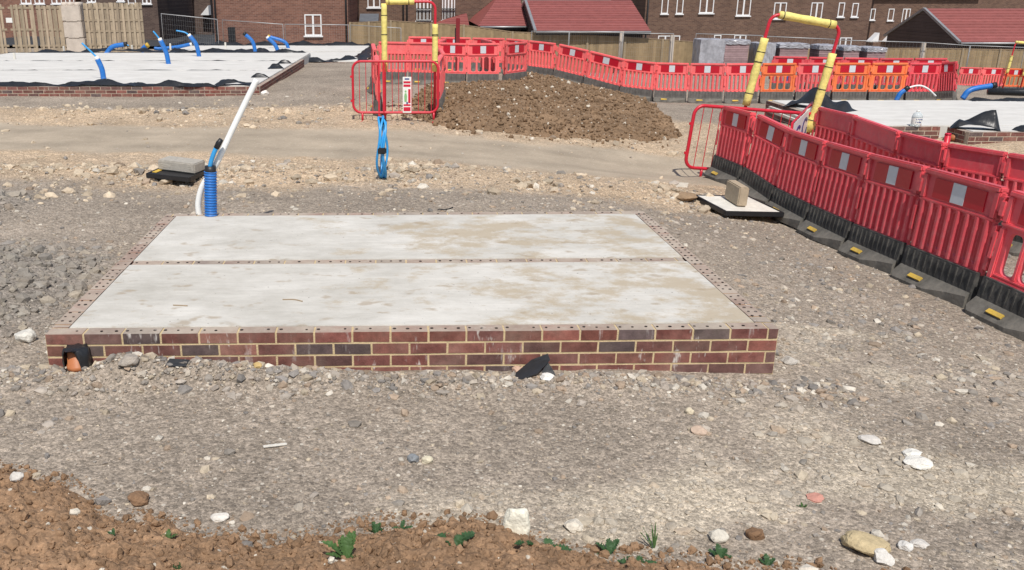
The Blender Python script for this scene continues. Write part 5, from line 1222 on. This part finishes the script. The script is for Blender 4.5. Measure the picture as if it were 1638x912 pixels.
k.add([(A.x-ox,-.9,A.z-oz),(B.x-ox,-.9,A.z-oz),(B.x-ox,-.004,B.z-oz),(A.x-ox,-.004,B.z-oz),(A.x-ox,-.9,A.z-oz-.1),(B.x-ox,-.9,A.z-oz-.1),(B.x-ox,-.004,A.z-oz-.1),(A.x-ox,-.004,A.z-oz-.1)],[(0,1,2,3),(4,5,1,0),(7,6,5,4),(0,3,7,4),(1,5,6,2)]); k.build('porch_roof',M['slate'],h3)
# garages with red roofs
def garage(label,pxl,pxr,ye_px,yr_px,Y,dep,zb,wm=None,hipL=0,name='garage'):
    ov=.3; e=Yp(pxl,ye_px,Y-ov); e1=Yp(pxr,ye_px,Y-ov); zr=Yp((pxl+pxr)/2,yr_px,Y+dep/2).z; x0,x1=e.x,e1.x; rise_tot=zr-e.z; ze=e.z+rise_tot*ov/(dep/2+ov)
    t=thing(name,label,'garage',((x0+x1)/2,Y,zb)); ox,oz=(x0+x1)/2,zb
    k=MB(); k.b2(x0-ox,x1-ox,0,dep,-.5,ze-oz-.05)
    if not hipL:
        for xx in(x0-ox,x1-ox): k.add([(xx,0,ze-oz-.05),(xx,dep,ze-oz-.05),(xx,dep/2,zr-oz-.08)],[(0,1,2)])
    k.build('wall',wm or M['brickK'],t)
    roof_gable(x0-ox+ov*.7,x1-ox,0,dep,ze-oz,zr-oz,'roof',t,ov,hipL,0)
    k=MB(); k.b2(x0-ox,x1-ox+ov,-ov-.05,-ov+.03,e.z-oz-.16,e.z-oz-.01); k.build('fascia',M['fascia'],t)
    k=MB(); k.tube([(x0-ox,-ov-.09,e.z-oz-.04),(x1-ox+ov,-ov-.09,e.z-oz-.04)],.05,8); k.build('gutter',M['steel'],t)
    if not hipL:
        xx=x0-ox-.02
        for sgn in(0,1):
            ya=-ov if sgn==0 else dep+ov; k=MB(); k.tube([(xx,ya,e.z-oz+.0),(xx,dep/2,zr-oz+.0)],.09,4); k.build('barge_board',M['steel'],t)
    return t
garage('garage with wide red roof beside the brown house in the centre',857,1030,50,1,43.6,8,-1.7)
garage('red roofed garage left of the wide roofed one',768,834,42,-8,46.5,8,-1.6,None,1.4)
garage('small red hipped roof low behind the left garage',694,742,44,22,50,5,-1.6,None,1.9,'outbuilding')
# right long house
hr=house('long brown brick house with many white windows at the right',hx(1031,57),hx(1391,57),57,-2.6,2.9+.8,10,M['brickD'],[(1057,-4,1070,22,0),(1081,-4,1094,22,0),(1118,-4,1143,21,1),(1177,-2,1202,25,1),(1236,4,1259,30,1),(1295,4,1317,30,1),(1339,4,1352,27,0),(1361,5,1374,27,0),(1051,57,1088,80,2),(1140,56,1154,80,0),(1172,56,1194,80,1),(1341,60,1363,82,1)],pipes=(1034,))
house('dark brown house further right with slim windows and white porch canopies',hx(1394,72),hx(1560,72),72,-3.2,2.35,9,M['brickD'],[(1391,14,1401,32,0),(1419,14,1431,33,0),(1441,14,1457,37,1),(1471,15,1487,38,1),(1430,64,1450,82,1)])
hh=[o for o in bpy.data.objects if o.get('label','').startswith('dark brown house further')][0]
canopy(hh,1396,60,72,.5); canopy(hh,1421,60,72,.5)
house('brown brick house filling the top right corner behind the garage',hx(1540,84),hx(1760,84),84,-3.2,7,9,M['brickD'],[])
garage('garage with bright red roof in front of the houses at far right',1536,1700,68,14,47,7,-2.8)

# ------------------------------------------------------------------ small debris on the slab and ground
def stick(label,pts,r,z,m='wood'):
    P=[Zp(px,py,z) for px,py in pts]; k=MB(); k.tube([v-P[0]+Vector((0,0,r)) for v in smooth_path(P,6)],r,6); o=k.build('twig',M[m]); o.location=P[0]; tag(o,label,'twig','bits of debris')
stick('curved dry twig on the near concrete bay',[(452,480),(470,480),(484,483)],.004,ZT)
stick('short dry twig on the near concrete bay at left',[(277,489),(300,490)],.004,ZT)
stick('dark twig on the gravel behind the far slab edge',[(700,336),(715,336),(724,333)],.007,.10,'black')
g=Gp(440,714); k=MB(); k.cbox(-.06,.06,-.009,.009,0,.008,.002); o=k.build('timber_offcut',M['board']); o.location=(g.x,g.y,gt(g.x,g.y)+.006); o.rotation_euler=(0,.05,.35); tag(o,'pale splinter of wood on the gravel left of centre','timber')

# ------------------------------------------------------------------ light, world, camera
w=bpy.data.worlds.new('World'); scene.world=w; w.use_nodes=True; nt=w.node_tree
EL=math.radians(57); AZ=math.radians(4)      # sun behind the camera, a touch to the right
sk=nt.nodes.new('ShaderNodeTexSky'); sk.sky_type='NISHITA'; sk.sun_disc=False; sk.sun_elevation=EL; sk.sun_rotation=PI-AZ; sk.dust_density=1.5
bg=nt.nodes['Background']; bg.inputs['Strength'].default_value=.10; nt.links.new(sk.outputs[0],bg.inputs['Color'])
sun=bpy.data.lights.new('sun','SUN'); sun.energy=4.0; sun.angle=math.radians(.5); sun.color=(1,.955,.89)
so=link(bpy.data.objects.new('sun',sun)); dirv=Vector((-math.sin(AZ)*math.cos(EL),math.cos(AZ)*math.cos(EL),-math.sin(EL))); so.rotation_euler=dirv.to_track_quat('-Z','Y').to_euler()
cam=bpy.data.cameras.new('camera'); co=link(bpy.data.objects.new('camera',cam)); co.location=(0,0,CAMZ); co.rotation_euler=(PI/2-TILT,0,0)
cam.sensor_width=36; cam.lens=F/1638*36; cam.shift_x=(819-PX)/1638; cam.shift_y=0; cam.clip_end=2000; cam.clip_start=.05
scene.camera=co
scene.view_settings.view_transform='Standard'; scene.view_settings.look='None'; scene.view_settings.exposure=0; scene.view_settings.gamma=1
scene.cycles.max_bounces=6
